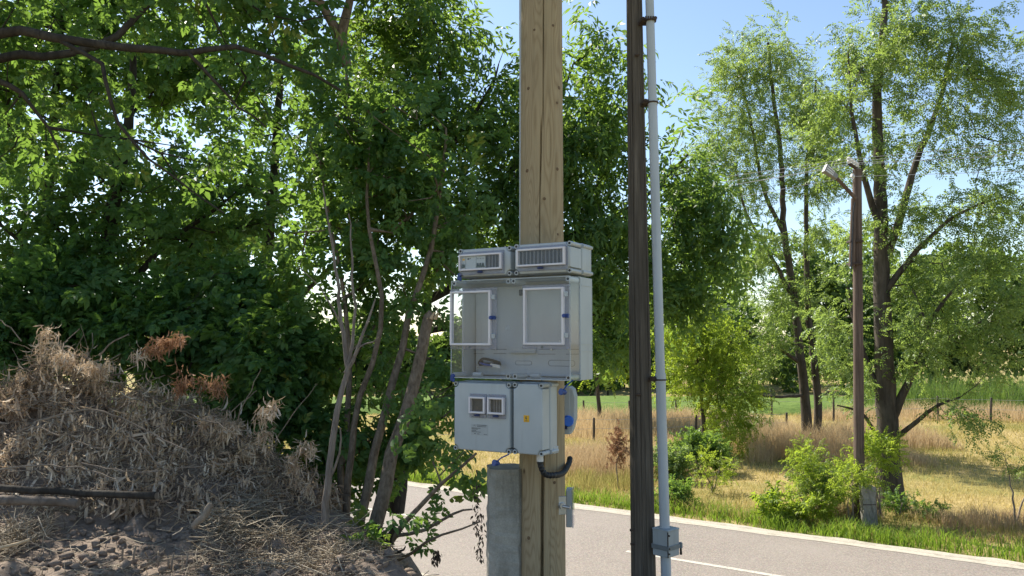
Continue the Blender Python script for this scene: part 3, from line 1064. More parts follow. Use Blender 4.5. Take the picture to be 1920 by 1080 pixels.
# ---- locusts across the road
G0 = np.array((8.75, 18.12, 0.0))
grow('locust_tree', 'tall locust with a single thick trunk standing right behind the lamp pole', [
    ([G0 + (0.02, 0, -0.15)] + gpath((1668, 890, 18.1), (1662, 760, 18.1), (1655, 620, 18.1), (1652, 480, 18.1), (1650, 330, 18.1), (1644, 200, 18.1), (1655, 60, 18.1), (1660, -60, 18.1)), 0.24, 0.05),
    (gpath((1666, 800, 18.1), (1690, 745, 18.0), (1722, 670, 17.8), (1745, 600, 17.6), (1790, 540, 17.4)), 0.105, 0.03),
    (gpath((1662, 780, 18.1), (1630, 690, 18.3), (1606, 620, 18.5), (1590, 540, 18.7)), 0.09, 0.03),
    (gpath((1655, 500, 18.1), (1690, 400, 18.2), (1720, 300, 18.3), (1765, 180, 18.4), (1790, 60, 18.5)), 0.10, 0.03),
    (gpath((1653, 440, 18.1), (1620, 330, 17.9), (1600, 220, 17.8), (1590, 100, 17.8)), 0.08, 0.02),
    (gpath((1670, 830, 18.1), (1720, 790, 17.6), (1760, 760, 17.2), (1800, 745, 17.0)), 0.06, 0.02),
    (gpath((1650, 560, 18.1), (1720, 470, 17.7), (1800, 400, 17.4), (1880, 370, 17.2)), 0.08, 0.02),
    (gpath((1660, 850, 18.1), (1635, 800, 17.8), (1610, 770, 17.6), (1570, 760, 17.6)), 0.05, 0.015)],
    [pxblob(1700, 70, 110, 100, 18.2, 1.6), pxblob(1800, 110, 80, 90, 18.3, 1.5), pxblob(1620, 140, 70, 90, 18, 1.3), pxblob(1850, 240, 75, 80, 17.6, 1.4),
     pxblob(1720, 240, 90, 70, 18.2, 1.5), pxblob(1600, 300, 55, 70, 17.9, 1.0), pxblob(1870, 380, 75, 60, 17.2, 1.3), pxblob(1720, 400, 80, 55, 17.9, 1.2),
     pxblob(1590, 440, 50, 60, 18.2, 1.0), pxblob(1810, 500, 90, 50, 17.4, 1.2), pxblob(1780, 600, 90, 60, 17.3, 1.2), pxblob(1590, 600, 50, 65, 18.5, 1.0),
     pxblob(1840, 670, 60, 40, 16.9, .8), pxblob(1600, 720, 50, 50, 17.8, .8), pxblob(1800, 790, 45, 36, 16.8, .6), pxblob(1690, 530, 60, 45, 18.0, .9),
     pxblob(1690, -90, 110, 70, 18.2, 1.5), pxblob(1775, 745, 36, 26, 17.0, .5), pxblob(1560, 190, 45, 80, 17.9, 1.0), pxblob(1900, 150, 50, 70, 17.8, 1.1), pxblob(1910, 520, 50, 60, 17, 1.0), pxblob(1700, 660, 50, 40, 17.6, .8), pxblob(1880, 600, 60, 50, 16.8, .9)],
    420, 'locust', 'leaf_locust', 'bark_locust', per=4, scale=0.86, tint=(0.5, 0.22), spread_r=0.34, step=0.45, droop=0.3)
F0 = np.array((10.6, 28.2, 0.0))
grow('locust_tree', 'slender twin-trunked locust in the tall dry grass, left of the lamp pole', [
    ([F0 + (0, 0, -0.15)] + gpath((1512, 780, 28.2), (1500, 660, 28.2), (1490, 560, 28.2), (1470, 430, 28.2), (1465, 300, 28.2), (1450, 180, 28.2), (1440, 80, 28.2)), 0.17, 0.05),
    ([F0 + (0.42, 0.1, -0.15)] + gpath((1534, 760, 28.3), (1524, 660, 28.3), (1514, 560, 28.4), (1512, 420, 28.6), (1515, 280, 28.6), (1530, 150, 28.6)), 0.14, 0.04),
    (gpath((1488, 560, 28.2), (1440, 470, 28.0), (1400, 400, 28.0), (1380, 320, 28.0)), 0.08, 0.03),
    (gpath((1470, 440, 28.2), (1430, 350, 28.4), (1410, 240, 28.4), (1390, 150, 28.4)), 0.08, 0.03),
    (gpath((1500, 680, 28.2), (1440, 640, 27.6), (1380, 620, 27.2), (1320, 640, 27)), 0.07, 0.02),
    (gpath((1508, 740, 28.2), (1450, 745, 27.6), (1400, 735, 27.2), (1360, 760, 27)), 0.06, 0.02)],
    [pxblob(1420, 120, 60, 75, 28.2, 1.7), pxblob(1480, 100, 50, 70, 28.3, 1.5), pxblob(1390, 230, 60, 70, 28.2, 1.7), pxblob(1520, 190, 50, 80, 28.6, 1.5),
     pxblob(1460, 260, 70, 60, 28.2, 1.7), pxblob(1390, 360, 65, 60, 28.0, 1.5), pxblob(1520, 330, 45, 70, 28.6, 1.3), pxblob(1420, 470, 65, 50, 28.0, 1.5),
     pxblob(1420, 640, 60, 50, 27.4, 1.2), pxblob(1410, 740, 60, 45, 27, 1.0), pxblob(1500, 560, 40, 40, 28.2, 1.0),
     pxblob(1370, 800, 35, 35, 26.8, .6), pxblob(1350, 160, 40, 60, 28.2, 1.2), pxblob(1345, 290, 40, 60, 28, 1.2), pxblob(1548, 280, 40, 90, 28.5, 1.3), pxblob(1350, 470, 45, 50, 27.8, 1.2), pxblob(1540, 450, 40, 60, 28.4, 1.2), pxblob(1560, 660, 40, 60, 28.4, 1.0), pxblob(1450, 560, 60, 40, 28, 1.2)],
    360, 'locust', 'leaf_locust', 'bark_locust', per=4, scale=1.1, tint=(0.6, 0.22), spread_r=0.42, step=0.5, droop=0.3)
grow('locust_tree', 'bushy bright yellow-green locust just right of the conduit, branches down to the grass', [
    ([(6.6, 26.6, -0.1)] + gpath((1318, 780, 26.6), (1312, 700, 26.6), (1300, 620, 26.6)), 0.09, 0.02),
    (gpath((1318, 780, 26.6), (1350, 700, 26.4), (1370, 640, 26.4)), 0.05, 0.015)],
    [pxblob(1290, 620, 50, 60, 26.6, 1.0), pxblob(1345, 640, 55, 55, 26.4, 1.0), pxblob(1270, 700, 35, 45, 26.4, .8), pxblob(1340, 720, 60, 50, 26.2, 1.0), pxblob(1375, 770, 45, 45, 26, .8), pxblob(1375, 830, 22, 25, 25.6, .4)],
    150, 'locust', 'leaf_bright', 'bark_locust', per=3, scale=1.1, tint=(0.5, 0.22), spread_r=0.5, step=0.45, droop=0.3)
grow('locust_tree', 'bright young locust in the field, showing between timber pole and dark pole', [
    ([(4.1, 36, 0)] + gpath((1120, 720, 36), (1118, 660, 36), (1110, 580, 36)), 0.10, 0.03)],
    [pxblob(1130, 640, 60, 70, 36, 1.4), pxblob(1110, 560, 50, 50, 36, 1.2), pxblob(1260, 620, 45, 60, 37, 1.2), pxblob(1180, 590, 50, 60, 36, 1.2)],
    130, 'locust', 'leaf_bright', 'bark_locust', per=4, scale=1.6, tint=(0.5, 0.22), spread_r=0.6, step=0.5)

# ---- far wood along the back of the field, one mass
def far_wood():
    ch, trunks = [], []
    lf, q = leaflet_far(0.55, 0.34)
    for k in range(58):
        x = -29 + k * 1.75 + rng.normal(0, 0.8)
        y = 60 + rng.uniform(-3, 9) + 0.06 * abs(x)
        h = rng.uniform(6.5, 9.5) + (3.0 if x > 18 else 0) - (1.5 if x < 6 else 0) - (2.0 if x < -5 else 0)
        nb = 9
        w = rng.uniform(1.8, 2.8)
        t0 = rng.uniform(0.15, 0.7)
        for b in range(nb):
            c = np.array((x + rng.normal(0, w * 0.55), y + rng.normal(0, w * 0.5), h * (0.12 + 0.78 * (b / (nb - 1)) ** 0.9)))
            n = 210
            d = unit(rng.normal(0, 1, (n, 3)))
            P = c + d * rng.uniform(0.55, 1.05, (n, 1)) * np.array((w * 0.62, w * 0.6, h * 0.13))
            M = frames(d + rng.normal(0, 0.5, (n, 3)), np.tile((0, 0, 1.0), (n, 1)) + rng.normal(0, .4, (n, 3)), rng.normal(0, 1, n))
            ch.append(scatter((lf, q, np.zeros(1)), P, M, rng.uniform(0.6, 1.2, n), np.clip(rng.normal(t0, 0.18, n), 0, 1), 0))
    V, Q, T = merge(ch)
    o = link('far_wood', np_mesh('far_wood', V, Q, 'leaf_far', T))
    return tag(o, 'dark green belt of distant trees closing off the field', 'wood', kind='stuff')


far_wood()

# clipped-looking rounded bushes in front of the wood
for k, (px, w, lab) in enumerate(((1082, 0.9, 'round dark hedge bush at the far field edge, just right of the timber pole'),
                                  (1108, 1.0, 'round hedge bush at the far field edge, midway between the near poles'),
                                  (1140, 1.1, 'round hedge bush at the far field edge, nearest the dark pole'))):
    c = at(px, 748, 51.5)
    n = 700
    d = unit(rng.normal(0, 1, (n, 3)))
    d[:, 2] = np.abs(d[:, 2]) - 0.15
    P = d * rng.uniform(0.75, 1.05, (n, 1)) * np.array((w * 0.55, w * 0.55, 0.85))
    lf, q = leaflet(0.24, 0.15)
    M = frames(d + rng.normal(0, 0.6, (n, 3)), np.tile((0, 0, 1.0), (n, 1)), rng.normal(0, 1, n))
    V, Q, T = scatter((lf, q, np.zeros(2)), P, M, rng.uniform(0.7, 1.2, n), rng.uniform(0.1, 0.8, n), 0)
    rt = empty('hedge_bush', (c[0], c[1], 0.45))
    tag(link('foliage', np_mesh('foliage', V, Q, 'leaf_far', T), rt, (0, 0, 0.35)), kind='stuff')
    Part().tube([(0, 0, -0.5), (0, 0, 0.4)], [0.08, 0.05], 7).done('stem', 'bark_dark', rt)
    tag(rt, lab, 'bush')

# ================================================================== wire fences in the field
def fence(label, p0, p1, n, h, wires):
    root = empty('wire_fence', (p0[0], p0[1], 0))
    tops = []
    post_me = None
    for k in range(n):
        t = k / (n - 1)
        x = p0[0] + (p1[0] - p0[0]) * t + random.uniform(-.1, .1)
        y = p0[1] + (p1[1] - p0[1]) * t
        z = float(ground_z(x, y))
        if post_me is None:
            o = Part().tube([(0, 0, -0.25), (0.01, 0, h * 0.5), (0, 0, h), (0, 0, h + 0.02)], [0.055, 0.05, 0.046, 0.03], 8).done('post', 'fence_wood', root, smooth=True)
            post_me = o.data
        else:
            o = link('post', post_me, root)
        o.location = (x - p0[0], y - p0[1], z)
        o.rotation_euler = (random.uniform(-.06, .06), random.uniform(-.06, .06), random.uniform(0, 6))
        tops.append(Vector((x - p0[0], y - p0[1], z)))
    for w in wires:
        pts = []
        for a, b in zip(tops, tops[1:]):
            pts.append(a + Vector((0, 0, w)))
            pts.append((a + b) / 2 + Vector((0, 0, w - 0.02)))
        pts.append(tops[-1] + Vector((0, 0, w)))
        Part().tube(pts, 0.006, 4).done('wire', 'wire', root)
    return tag(root, label, 'fence')


fence('low wire fence on dark wooden posts crossing the tan field behind the dark pole', (-3.0, 27.9), (11.5, 32.6), 8, 0.85, (0.8, 0.45))
fence('far wire fence on thin posts along the green crop strip', (-6, 39.0), (18, 40.2), 11, 0.8, (0.72,))
fence('wire fence on dark posts behind the mown field at the right edge', (15.5, 37.5), (32, 36.2), 8, 1.15, (1.05, 0.6))

# ================================================================== grasses
def blades(name, P, h, w, lean, tint, mat, curve=0.5, short=False):
    """blades of grass: 3 levels, 2 quads each"""
    n = len(P)
    a = rng.uniform(0, 2 * math.pi, n)
    side = np.stack([np.cos(a), np.sin(a), np.zeros(n)], 1)
    b = rng.uniform(0, 2 * math.pi, n)
    ld = np.stack([np.cos(b), np.sin(b), np.zeros(n)], 1) * (lean * rng.uniform(0.2, 1.0, n))[:, None]
    up = np.array((0, 0, 1.0))
    h = h[:, None]; w = w[:, None]
    m = P + up * h * 0.55 + ld * h * curve * 0.5
    t = P + up * h * (1 - 0.25 * np.linalg.norm(ld, axis=1, keepdims=True)) + ld * h
    V = np.stack([P - side * w, P + side * w, m - side * w * 0.75, m + side * w * 0.75, t - side * w * 0.12, t + side * w * 0.12], 1).reshape(-1, 3)
    if short:       # stubble: one quad each
        V = np.stack([P - side * w, P + side * w, t + side * w * 0.2, t - side * w * 0.2], 1).reshape(-1, 3)
        return np_mesh(name, V, np.arange(4 * n).reshape(n, 4), mat, np.clip(tint, 0, 1))
    i = np.arange(n)[:, None] * 6
    Q = np.concatenate([i + np.array([0, 1, 3, 2]), i + np.array([2, 3, 5, 4])], 0)
    T = np.concatenate([tint, tint])
    return np_mesh(name, V, Q, mat, np.clip(T, 0, 1))


def in_view(P, m=0.06):
    u = P[:, 0] / np.maximum(P[:, 1], 0.1)
    return (P[:, 1] > 0.5) & (np.abs(u) < 0.662 + m)


def on_ground(xy, dz=-0.02):
    return np.column_stack([xy, ground_z(xy[:, 0], xy[:, 1]) + dz])


def road_xy(a, s):
    return np.column_stack([RD[0] * a + RN[0] * s, RD[1] * a + RN[1] * s])


# green verge: clumps of different height
n = 26000
a = rng.uniform(-14, 34, n)
s = S_STRIP + 0.06 + np.abs(rng.normal(0, 0.62, n))
cl = fbm(a * 1.3, s * 1.3, 3, 31)
s2 = s + 0.10 * fbm(a * 2.0, s * 0, 3, 5)
P = on_ground(road_xy(a, s2))
k = in_view(P) & (rng.uniform(0, 1, n) < np.clip(1.0 + 2.2 * cl, 0.15, 1))
h = (0.13 + 0.26 * np.clip(0.45 + 1.7 * cl, 0, 1)) * rng.uniform(0.6, 1.3, n) * np.clip((s - S_STRIP) / 0.25, 0.45, 1)
tag(link('verge_grass', blades('verge_grass', P[k], h[k], rng.uniform(0.005, 0.010, k.sum()), np.full(k.sum(), 0.75),
    np.clip(rng.normal(0.48, 0.2, k.sum()) + 0.7 * cl[k], 0, 1), 'grass_green')), 'strip of bright green grass along the far edge of the road', 'grass', kind='stuff')

# mixed weeds thinning out from the verge into the field
n = 16000
a = rng.uniform(-14, 34, n)
s = S_STRIP + 0.5 + rng.exponential(1.1, n)
cl = fbm(a * 0.9, s * 0.9, 4, 131)
P = on_ground(road_xy(a, s))
k = in_view(P) & (cl + 0.12 * rng.normal(0, 1, n) > 0.03) & (s < 22)
h = (0.12 + 0.9 * np.clip(cl, 0, 0.35)) * rng.uniform(0.5, 1.3, n)
tag(link('verge_weeds', blades('verge_weeds', P[k], h[k], rng.uniform(0.005, 0.011, k.sum()), np.full(k.sum(), 0.8),
    np.clip(rng.normal(0.18, 0.2, k.sum()) + 1.2 * cl[k], 0, 1), 'grass_field')), 'patchy green and straw weeds between the verge and the mown field', 'weeds', kind='stuff')

# short mown field: straw and green stubble
n = 120000
y = 15 + 27 * rng.uniform(0, 1, n) ** 1.25
x = rng.uniform(-0.45, 0.72, n) * y
P = on_ground(np.column_stack([x, y]))
sv = s_of(x, y)
pat = fbm(x * 0.35, y * 0.35, 4, 77)
k = (sv > S_STRIP + 0.55) & in_view(P)
h = 0.05 + 0.11 * rng.uniform(0, 1, n) + 0.10 * np.clip(pat + 0.1, 0, 1) * 2
sc = y / 18
tag(link('field_grass', blades('field_grass', P[k], h[k], (0.006 * sc * rng.uniform(0.7, 1.4, n))[k], np.full(k.sum(), 1.0),
    (np.clip(rng.normal(0.55, 0.22, n) - 1.1 * pat, 0, 1))[k], 'grass_field', short=True)), 'short sun-bleached grass covering the field across the road', 'grass', kind='stuff')


# tall dry stands
def tall(label, boxes, mat='grass_tall', tint=0.5, name='tall_grass'):
    PP, HH, TT = [], [], []
    for (x0, x1, y0, y1, hh, n) in boxes:
        x = rng.uniform(x0, x1, n); y = rng.uniform(y0, y1, n)
        d = fbm(x * 1.2, y * 1.2, 3, 41)
        ex = np.minimum((x - x0), (x1 - x)) / (x1 - x0) * 4
        ey = np.minimum((y - y0), (y1 - y)) / (y1 - y0) * 4
        e = np.clip(np.minimum(ex, ey) + 0.25, 0.2, 1)
        em = np.minimum(ex, ey) + 2.2 * fbm(x * 0.7, y * 0.7, 4, 57) > 0.28
        x, y, d, e = x[em], y[em], d[em], e[em]
        n = len(x)
        PP.append(on_ground(np.column_stack([x, y])))
        HH.append(hh * e * rng.uniform(0.55, 1.15, n) * (1 + 0.8 * d))
        TT.append(np.clip(rng.normal(tint, 0.22, n) + 0.6 * d, 0, 1))
    P = np.concatenate(PP); H = np.concatenate(HH); T = np.concatenate(TT)
    me = blades(name, P, H, 0.0050 * np.maximum(P[:, 1] / 22, 0.8) * rng.uniform(0.7, 1.3, len(P)), np.full(len(P), 0.55), T, mat)
    return tag(link(name, me), label, 'grass', kind='stuff')


tall('tall reddish dry grass standing in the ditch between the timber pole and the dark pole', [(0.6, 5.6, 21.0, 26.2, 0.78, 8500)], tint=0.48)
tall('tall pale dry grass around the twin-trunked locust', [(6.6, 13.2, 23.6, 30.2, 0.95, 14000), (11.5, 16.0, 27.0, 31.5, 0.9, 6000)], tint=0.68)
tall('pale golden grass stand filling the field behind the low wire fence', [(-4, 13, 29.5, 40, 0.75, 24000)], tint=0.8)
tall('tall dry grass band behind the mown field at the right edge', [(14, 31, 36.6, 41, 0.8, 7000)], tint=0.7)
tall('blue-green reed stand at the far right behind the fence', [(17, 36, 40.5, 46, 2.2, 9000)], 'leaf_far', 0.75, 'reeds')
tall('rough dry weeds along the ditch at the foot of the lamp pole', [(8.0, 12.5, 15.4, 17.2, 0.34, 5000), (9.3, 12.5, 13.2, 15.6, 0.30, 4200), (6.2, 8.2, 16.6, 17.8, 0.40, 1800)], tint=0.45, name='dry_weeds')
tall('dull green weeds below the reddish dry grass, right of the timber pole', [(1.3, 4.2, 19.6, 22.2, 0.42, 3500)], 'grass_field', 0.1, 'green_weeds')


# ---- shrubs and sprouts across the road
def gshrub(name, label, x, y, blobs, n, kind, leaf, per=3, scale=1.0, cat='shrub', tint=(0.5, 0.2), stems=4, bark_m='twig_dry'):
    z = float(ground_z(x, y))
    return shrub(name, label, 0, 0, 0, [(x + b[0], y + b[1], z + b[2], b[3], b[4], b[5]) for b in blobs], n, kind, leaf, per, scale, bark_m, stems, cat, tint, base=(x, y, z))


gshrub('weed_bush', 'dark green weed bush at the field edge, right of the grey conduit', 5.55, 23.0, [(0, 0, .7, .6, .5, .5), (-.5, 0, .5, .45, .4, .45), (.5, .1, .45, .4, .4, .35)], 190, 'weed', 'leaf_ash', 4, 0.8)
gshrub('weed_bush', 'lower green weed clump just left of the dark weed bush, behind the conduit', 4.4, 21.6, [(0, 0, .5, .55, .5, .5)], 90, 'weed', 'leaf_locust', 4, 0.75)
gshrub('locust_sprout', 'small bright yellow-green locust seedling in front of the dark weed bush', 5.1, 19.9, [(-.3, 0, .75, .28, .2, .16), (.3, 0, .62, .3, .2, .16), (0, 0, .45, .3, .2, .15)], 14, 'sprout', 'leaf_bright', 2, 0.9, 'seedling', (0.7, .15), 3)
gshrub('tangled_bush', 'tangled grey-green bush standing left of the lamp pole', 6.85, 17.3, [(0, 0, .75, .42, .4, .5), (.2, .1, .5, .36, .35, .45), (-.35, 0, .42, .3, .3, .32)], 130, 'weed', 'leaf_locust', 2, 0.75, tint=(.3, .2))
gshrub('locust_sprout', 'bright locust sprout on top of the tangled bush', 6.45, 17.0, [(0, 0, 1.2, .3, .25, .22), (-.2, 0, .9, .22, .2, .25)], 22, 'sprout', 'leaf_bright', 2, 0.9, 'seedling', (0.6, .2), 3)
gshrub('locust_sprout', 'bright locust sprout leaning across the thick locust trunk', 7.85, 16.9, [(0, 0, 1.45, .42, .3, .26), (-.15, 0, 1.15, .3, .25, .25)], 34, 'sprout', 'leaf_bright', 2, 0.95, 'seedling', (0.6, .2), 3)
gshrub('locust_sprout', 'bright locust sprout at the left foot of the lamp pole', 7.0, 16.3, [(0, 0, .95, .3, .22, .22), (0.05, 0, .6, .22, .2, .25)], 22, 'sprout', 'leaf_bright', 2, 0.85, 'seedling', (0.7, .15), 3)
gshrub('yellow_weed', 'yellow-green flowering weed low on the verge, below the tangled bush', 6.35, 16.5, [(0, 0, .34, .45, .25, .2), (-.5, 0, .22, .3, .2, .15)], 45, 'weed', 'leaf_bright', 3, 0.8, 'plant', (0.95, .08), 4)
gshrub('leaning_sapling', 'thin sparse sapling in the mown field near the right edge', 10.5, 16.4, [(-.1, 0, 1.35, .7, .4, .3), (.5, 0, 1.2, .4, .3, .25), (.6, 0, .85, .35, .3, .2)], 26, 'sprout', 'leaf_locust', 1, 0.95, 'sapling', (0.6, .2), 2)
gshrub('bramble', 'dark low bramble at the foot of the thick locust trunk', 8.4, 17.2, [(0, 0, .24, .45, .3, .18), (.5, -.2, .16, .4, .3, .14)], 60, 'weed', 'leaf_ash', 3, 0.6, tint=(.4, .2))
gshrub('grass_tuft', 'bright tuft of tall grass on the verge below the seedling', 5.6, 16.75, [(0, 0, .25, .3, .25, .2)], 20, 'weed', 'leaf_bright', 3, 1.0, 'plant', (0.3, .2), 4)
gshrub('weed_clump', 'dark green weed clump on the verge right beside the conduit', 3.75, 18.2, [(0, 0, .26, .4, .25, .2)], 50, 'weed', 'leaf_ash', 4, 0.7, 'plant', (0.6, .2), 4)
gshrub('dock_weed', 'rust-red dried dock stalk left of the dark pole', 2.75, 20.2, [(0, 0, 1.0, .16, .16, .45)], 40, 'weed', 'leaf_rust', 3, 0.6, 'plant', (0.4, .2), 2)

# ================================================================== brush heap and bank litter
def surf(x, y):
    return float(dirt_z(np.array([x]), np.array([y]))[0])


def pile_top(x, y):
    return ground_z(x, y) + pile_h(x, y)


def curled(r, L=0.10, W=0.018):
    """a dried curled leaf: strip of 3 double quads bending and twisting"""
    pts = []
    ang = r.uniform(-0.4, 0.4)
    p = np.array((0.0, 0.0, 0.0))
    bend = r.uniform(-1.5, 1.5)
    tw = r.uniform(-1.8, 1.8)
    ws = [0.35, 1.0, 0.85, 0.12]
    for i in range(4):
        t = tw * i / 2
        s = np.array((math.cos(t), 0, math.sin(t))) * W * ws[i]
        cup = np.array((0, 0, 0.5 * W * ws[i]))
        pts += [p - s + cup, p, p + s + cup]
        ang += bend * 0.45
        p = p + np.array((0, math.cos(ang), math.sin(ang))) * L / 3
    Q = []
    for i in range(3):
        k = i * 3
        Q += [(k, k + 1, k + 4, k + 3), (k + 1, k + 2, k + 5, k + 4)]
    return np.array(pts), np.array(Q)


def dry_cluster(seed):
    r = random.Random(seed)
    V, Q, T = [], [], []
    o = 0
    for i in range(16):
        p, q = curled(r, r.uniform(0.07, 0.14), r.uniform(0.0045, 0.0100))
        yaw = r.uniform(0, 6.28)
        pit = -r.uniform(0.15, 1.5)
        m = rot('Z', yaw) @ rot('X', pit)
        base = np.array((r.uniform(-.05, .05), r.uniform(-.05, .05), r.uniform(-0.04, 0.06)))
        V.append(p @ m.T + base); Q.append(q + o); o += len(p)
        T += [r.uniform(-0.5, 0.5)] * len(q)
    return np.concatenate(V), np.concatenate(Q), np.array(T)


DRY = [dry_cluster(900 + i) for i in range(8)]


def dry_mesh(name, P, scale, tint, mat):
    n = len(P)
    var = rng.integers(0, len(DRY), n)
    yaw = rng.uniform(0, 6.28, n)
    M = np.zeros((n, 3, 3))
    M[:, 0, 0] = np.cos(yaw); M[:, 0, 1] = -np.sin(yaw); M[:, 1, 0] = np.sin(yaw); M[:, 1, 1] = np.cos(yaw); M[:, 2, 2] = 1
    ch = [scatter(DRY[k], P[var == k], M[var == k], scale[var == k], tint[var == k], 0.4) for k in range(len(DRY)) if (var == k).any()]
    return np_mesh(name, *merge(ch)[:2], mat, merge(ch)[2])


heap = empty('brush_heap', (-3.6, 7.3, 2.3))
ho = np.array(heap.location)
n = 2600
x = rng.uniform(-6.6, -1.65, n)
y = 7.25 - 0.95 * rng.uniform(-0.55, 1, n)
top = pile_top(x, y)
lo = ground_z(x, y)
z = lo + (top - lo) * (1 - 0.22 * rng.uniform(0, 1, n) ** 2) + 0.04 + rng.normal(0, 0.075, n)
k = (pile_h(x, y) > 0.08) & (fbm(x * 3.2, y * 5, 3, 61) + 0.25 * rng.normal(0, 1, n) > -0.10)
P = np.column_stack([x, y, z])[k]
tint = np.clip(0.52 + 0.9 * fbm(P[:, 0] * 1.1, P[:, 2] * 1.6, 3, 71) + rng.normal(0, 0.12, len(P)), 0, 1)
tag(link('dried_leaves', dry_mesh('dried_leaves', P - ho, 0.65 + 1.0 * rng.uniform(0, 1, len(P)) ** 1.5, tint, 'leaf_dry'), heap), kind='stuff')

# rust-brown leaf sprays standing up out of the heap
for (px, py, d, rx, ry, cnt) in ((120, 672, 7.0, 30, 14, 14), (180, 690, 7.0, 34, 14, 16), (85, 632, 7.1, 10, 14, 6), (78, 655, 7.1, 10, 10, 4), (262, 664, 6.9, 12, 9, 6), (285, 655, 6.9, 14, 9, 8), (312, 642, 6.9, 14, 9, 9), (332, 637, 6.9, 9, 10, 6),
                                 (408, 722, 6.8, 14, 10, 10), (378, 716, 6.8, 4, 9, 3), (497, 775, 6.9, 12, 22, 9), (508, 760, 6.9, 9, 8, 4), (492, 820, 6.9, 18, 18, 9),
                                 (570, 842, 6.8, 20, 14, 10), (552, 870, 6.8, 12, 18, 7), (575, 920, 6.7, 9, 20, 7), (430, 805, 6.8, 30, 12, 12), (395, 790, 6.8, 20, 10, 8), (340, 720, 6.8, 14, 22, 10)):
    P = np.array([at(px + rng.normal(0, rx * 0.55), py + rng.normal(0, ry * 0.55), d + rng.normal(0, 0.06)) for _ in range(cnt)])
    tag(link('leaf_spray', dry_mesh('leaf_spray', P - ho, rng.uniform(0.55, 0.95, cnt), rng.uniform(0.2, 0.9, cnt), 'leaf_rust' if py < 760 and px > 280 else 'leaf_dry'), heap), kind='stuff')

# single bare sticks of the heap
sticks = [
    ((70, 790, 6.35), (170, 768, 6.3), (260, 800, 6.25), (372, 858, 6.15), 0.009),
    ((240, 812, 6.2), (270, 840, 6.15), (298, 872, 6.1), (300, 876, 6.1), 0.008),
    ((150, 870, 6.1), (260, 885, 6.1), (330, 878, 6.1), (440, 868, 6.2), 0.006),
    ((185, 665, 7.0), (215, 640, 7.0), (240, 628, 7.0), (242, 626, 7.0), 0.008),
    ((250, 680, 7.0), (300, 660, 6.95), (335, 640, 6.9), (340, 636, 6.9), 0.006),
    ((445, 790, 6.8), (465, 745, 6.8), (488, 695, 6.8), (490, 692, 6.8), 0.005),
    ((410, 795, 6.7), (440, 765, 6.7), (478, 735, 6.7), (480, 733, 6.7), 0.005),
    ((515, 830, 6.7), (540, 790, 6.7), (590, 725, 6.7), (592, 722, 6.7), 0.004),
    ((0, 830, 6.2), (60, 800, 6.2), (110, 815, 6.2), (160, 805, 6.2), 0.007),
    ((40, 640, 7.2), (20, 615, 7.2), (0, 600, 7.2), (-20, 590, 7.2), 0.006),
    ((90, 860, 6.1), (140, 830, 6.1), (200, 840, 6.1), (250, 815, 6.1), 0.006),
    ((300, 760, 6.6), (360, 780, 6.5), (420, 800, 6.4), (470, 840, 6.4), 0.006),
    ((0, 880, 6.0), (80, 872, 6.0), (160, 880, 6.0), (220, 900, 5.95), 0.008),
]
for *pp, r in sticks:
    sp = [Vector(q + rng.normal(0, 0.006, 3) - ho) for q in smooth_path(gpath(*pp), 0.06)]
    Part().tube(sp, list(np.linspace(r, r * 0.5, len(sp))), 6).done('stick', 'twig_dry', heap, smooth=True)
# fine twigs through the heap
ch = []
for _ in range(900):
    x = rng.uniform(-6.4, -1.7); y = 7.25 - 0.9 * rng.uniform(-0.3, 1)
    if pile_h(x, y) < 0.08:
        continue
    b = np.array((x, y, float(pile_top(x, y)) + 0.05))
    d = rng.normal(0, 1, 3) * (1, 0.6, 0.6)
    d /= np.linalg.norm(d)
    l = rng.uniform(0.15, 0.75)
    pts = [b - ho + d * l * t + np.array((0, 0, -0.1 * t * t)) + rng.normal(0, 0.008, 3) for t in np.linspace(-0.5, 0.5, 5)]
    ch.append((np.array(pts), np.linspace(0.0045, 0.0018, 5)))
V, Q = tubes_np(ch, 4)
tag(link('fine_twigs', np_mesh('fine_twigs', V, Q, 'twig_dry'), heap), kind='stuff')
tag(heap, 'large heap of cut brush with shrivelled brown leaves on the dirt bank', 'brush heap')

# logs at the front foot of the heap
def log(label, pts, r, mat='bark_log'):
    P0 = [np.array(q) for q in gpath(*pts)]
    sp = smooth_path(P0, 0.12)
    o0 = Vector(sp[0])
    root = empty('log', tuple(o0))
    sp = [Vector(q + rng.normal(0, 0.006, 3)) - o0 for q in sp]
    Part().tube(sp, [r * random.uniform(0.93, 1.05) for _ in sp], 12).done('bark', mat, root, smooth=True)
    e = sp[-1]; d = (sp[-1] - sp[-2]).normalized()
    Part().tube([e - d * 0.01, e + d * 0.004], r * 0.88, 12).done('cut_end', 'twig_dry', root)
    tag(root, label, 'log')


log('short pale cut log lying on the soil at the left edge', ((-60, 936, 5.9), (40, 938, 5.9), (146, 942, 5.9)), 0.036, 'bark_log')
log('long dark weathered log under the front of the brush heap', ((-60, 912, 6.1), (60, 918, 6.1), (180, 926, 6.1), (292, 930, 6.1)), 0.030, 'bark_dark')
log('stubby bark-stripped stick leaning in the straw right of the heap', ((362, 988, 5.5), (382, 966, 5.5), (396, 946, 5.5)), 0.024, 'twig_dry')
log('yellowish split stick on the soil at the lower left edge', ((-30, 1032, 5.0), (20, 1024, 5.0), (55, 1012, 5.0)), 0.010, 'fresh_break')

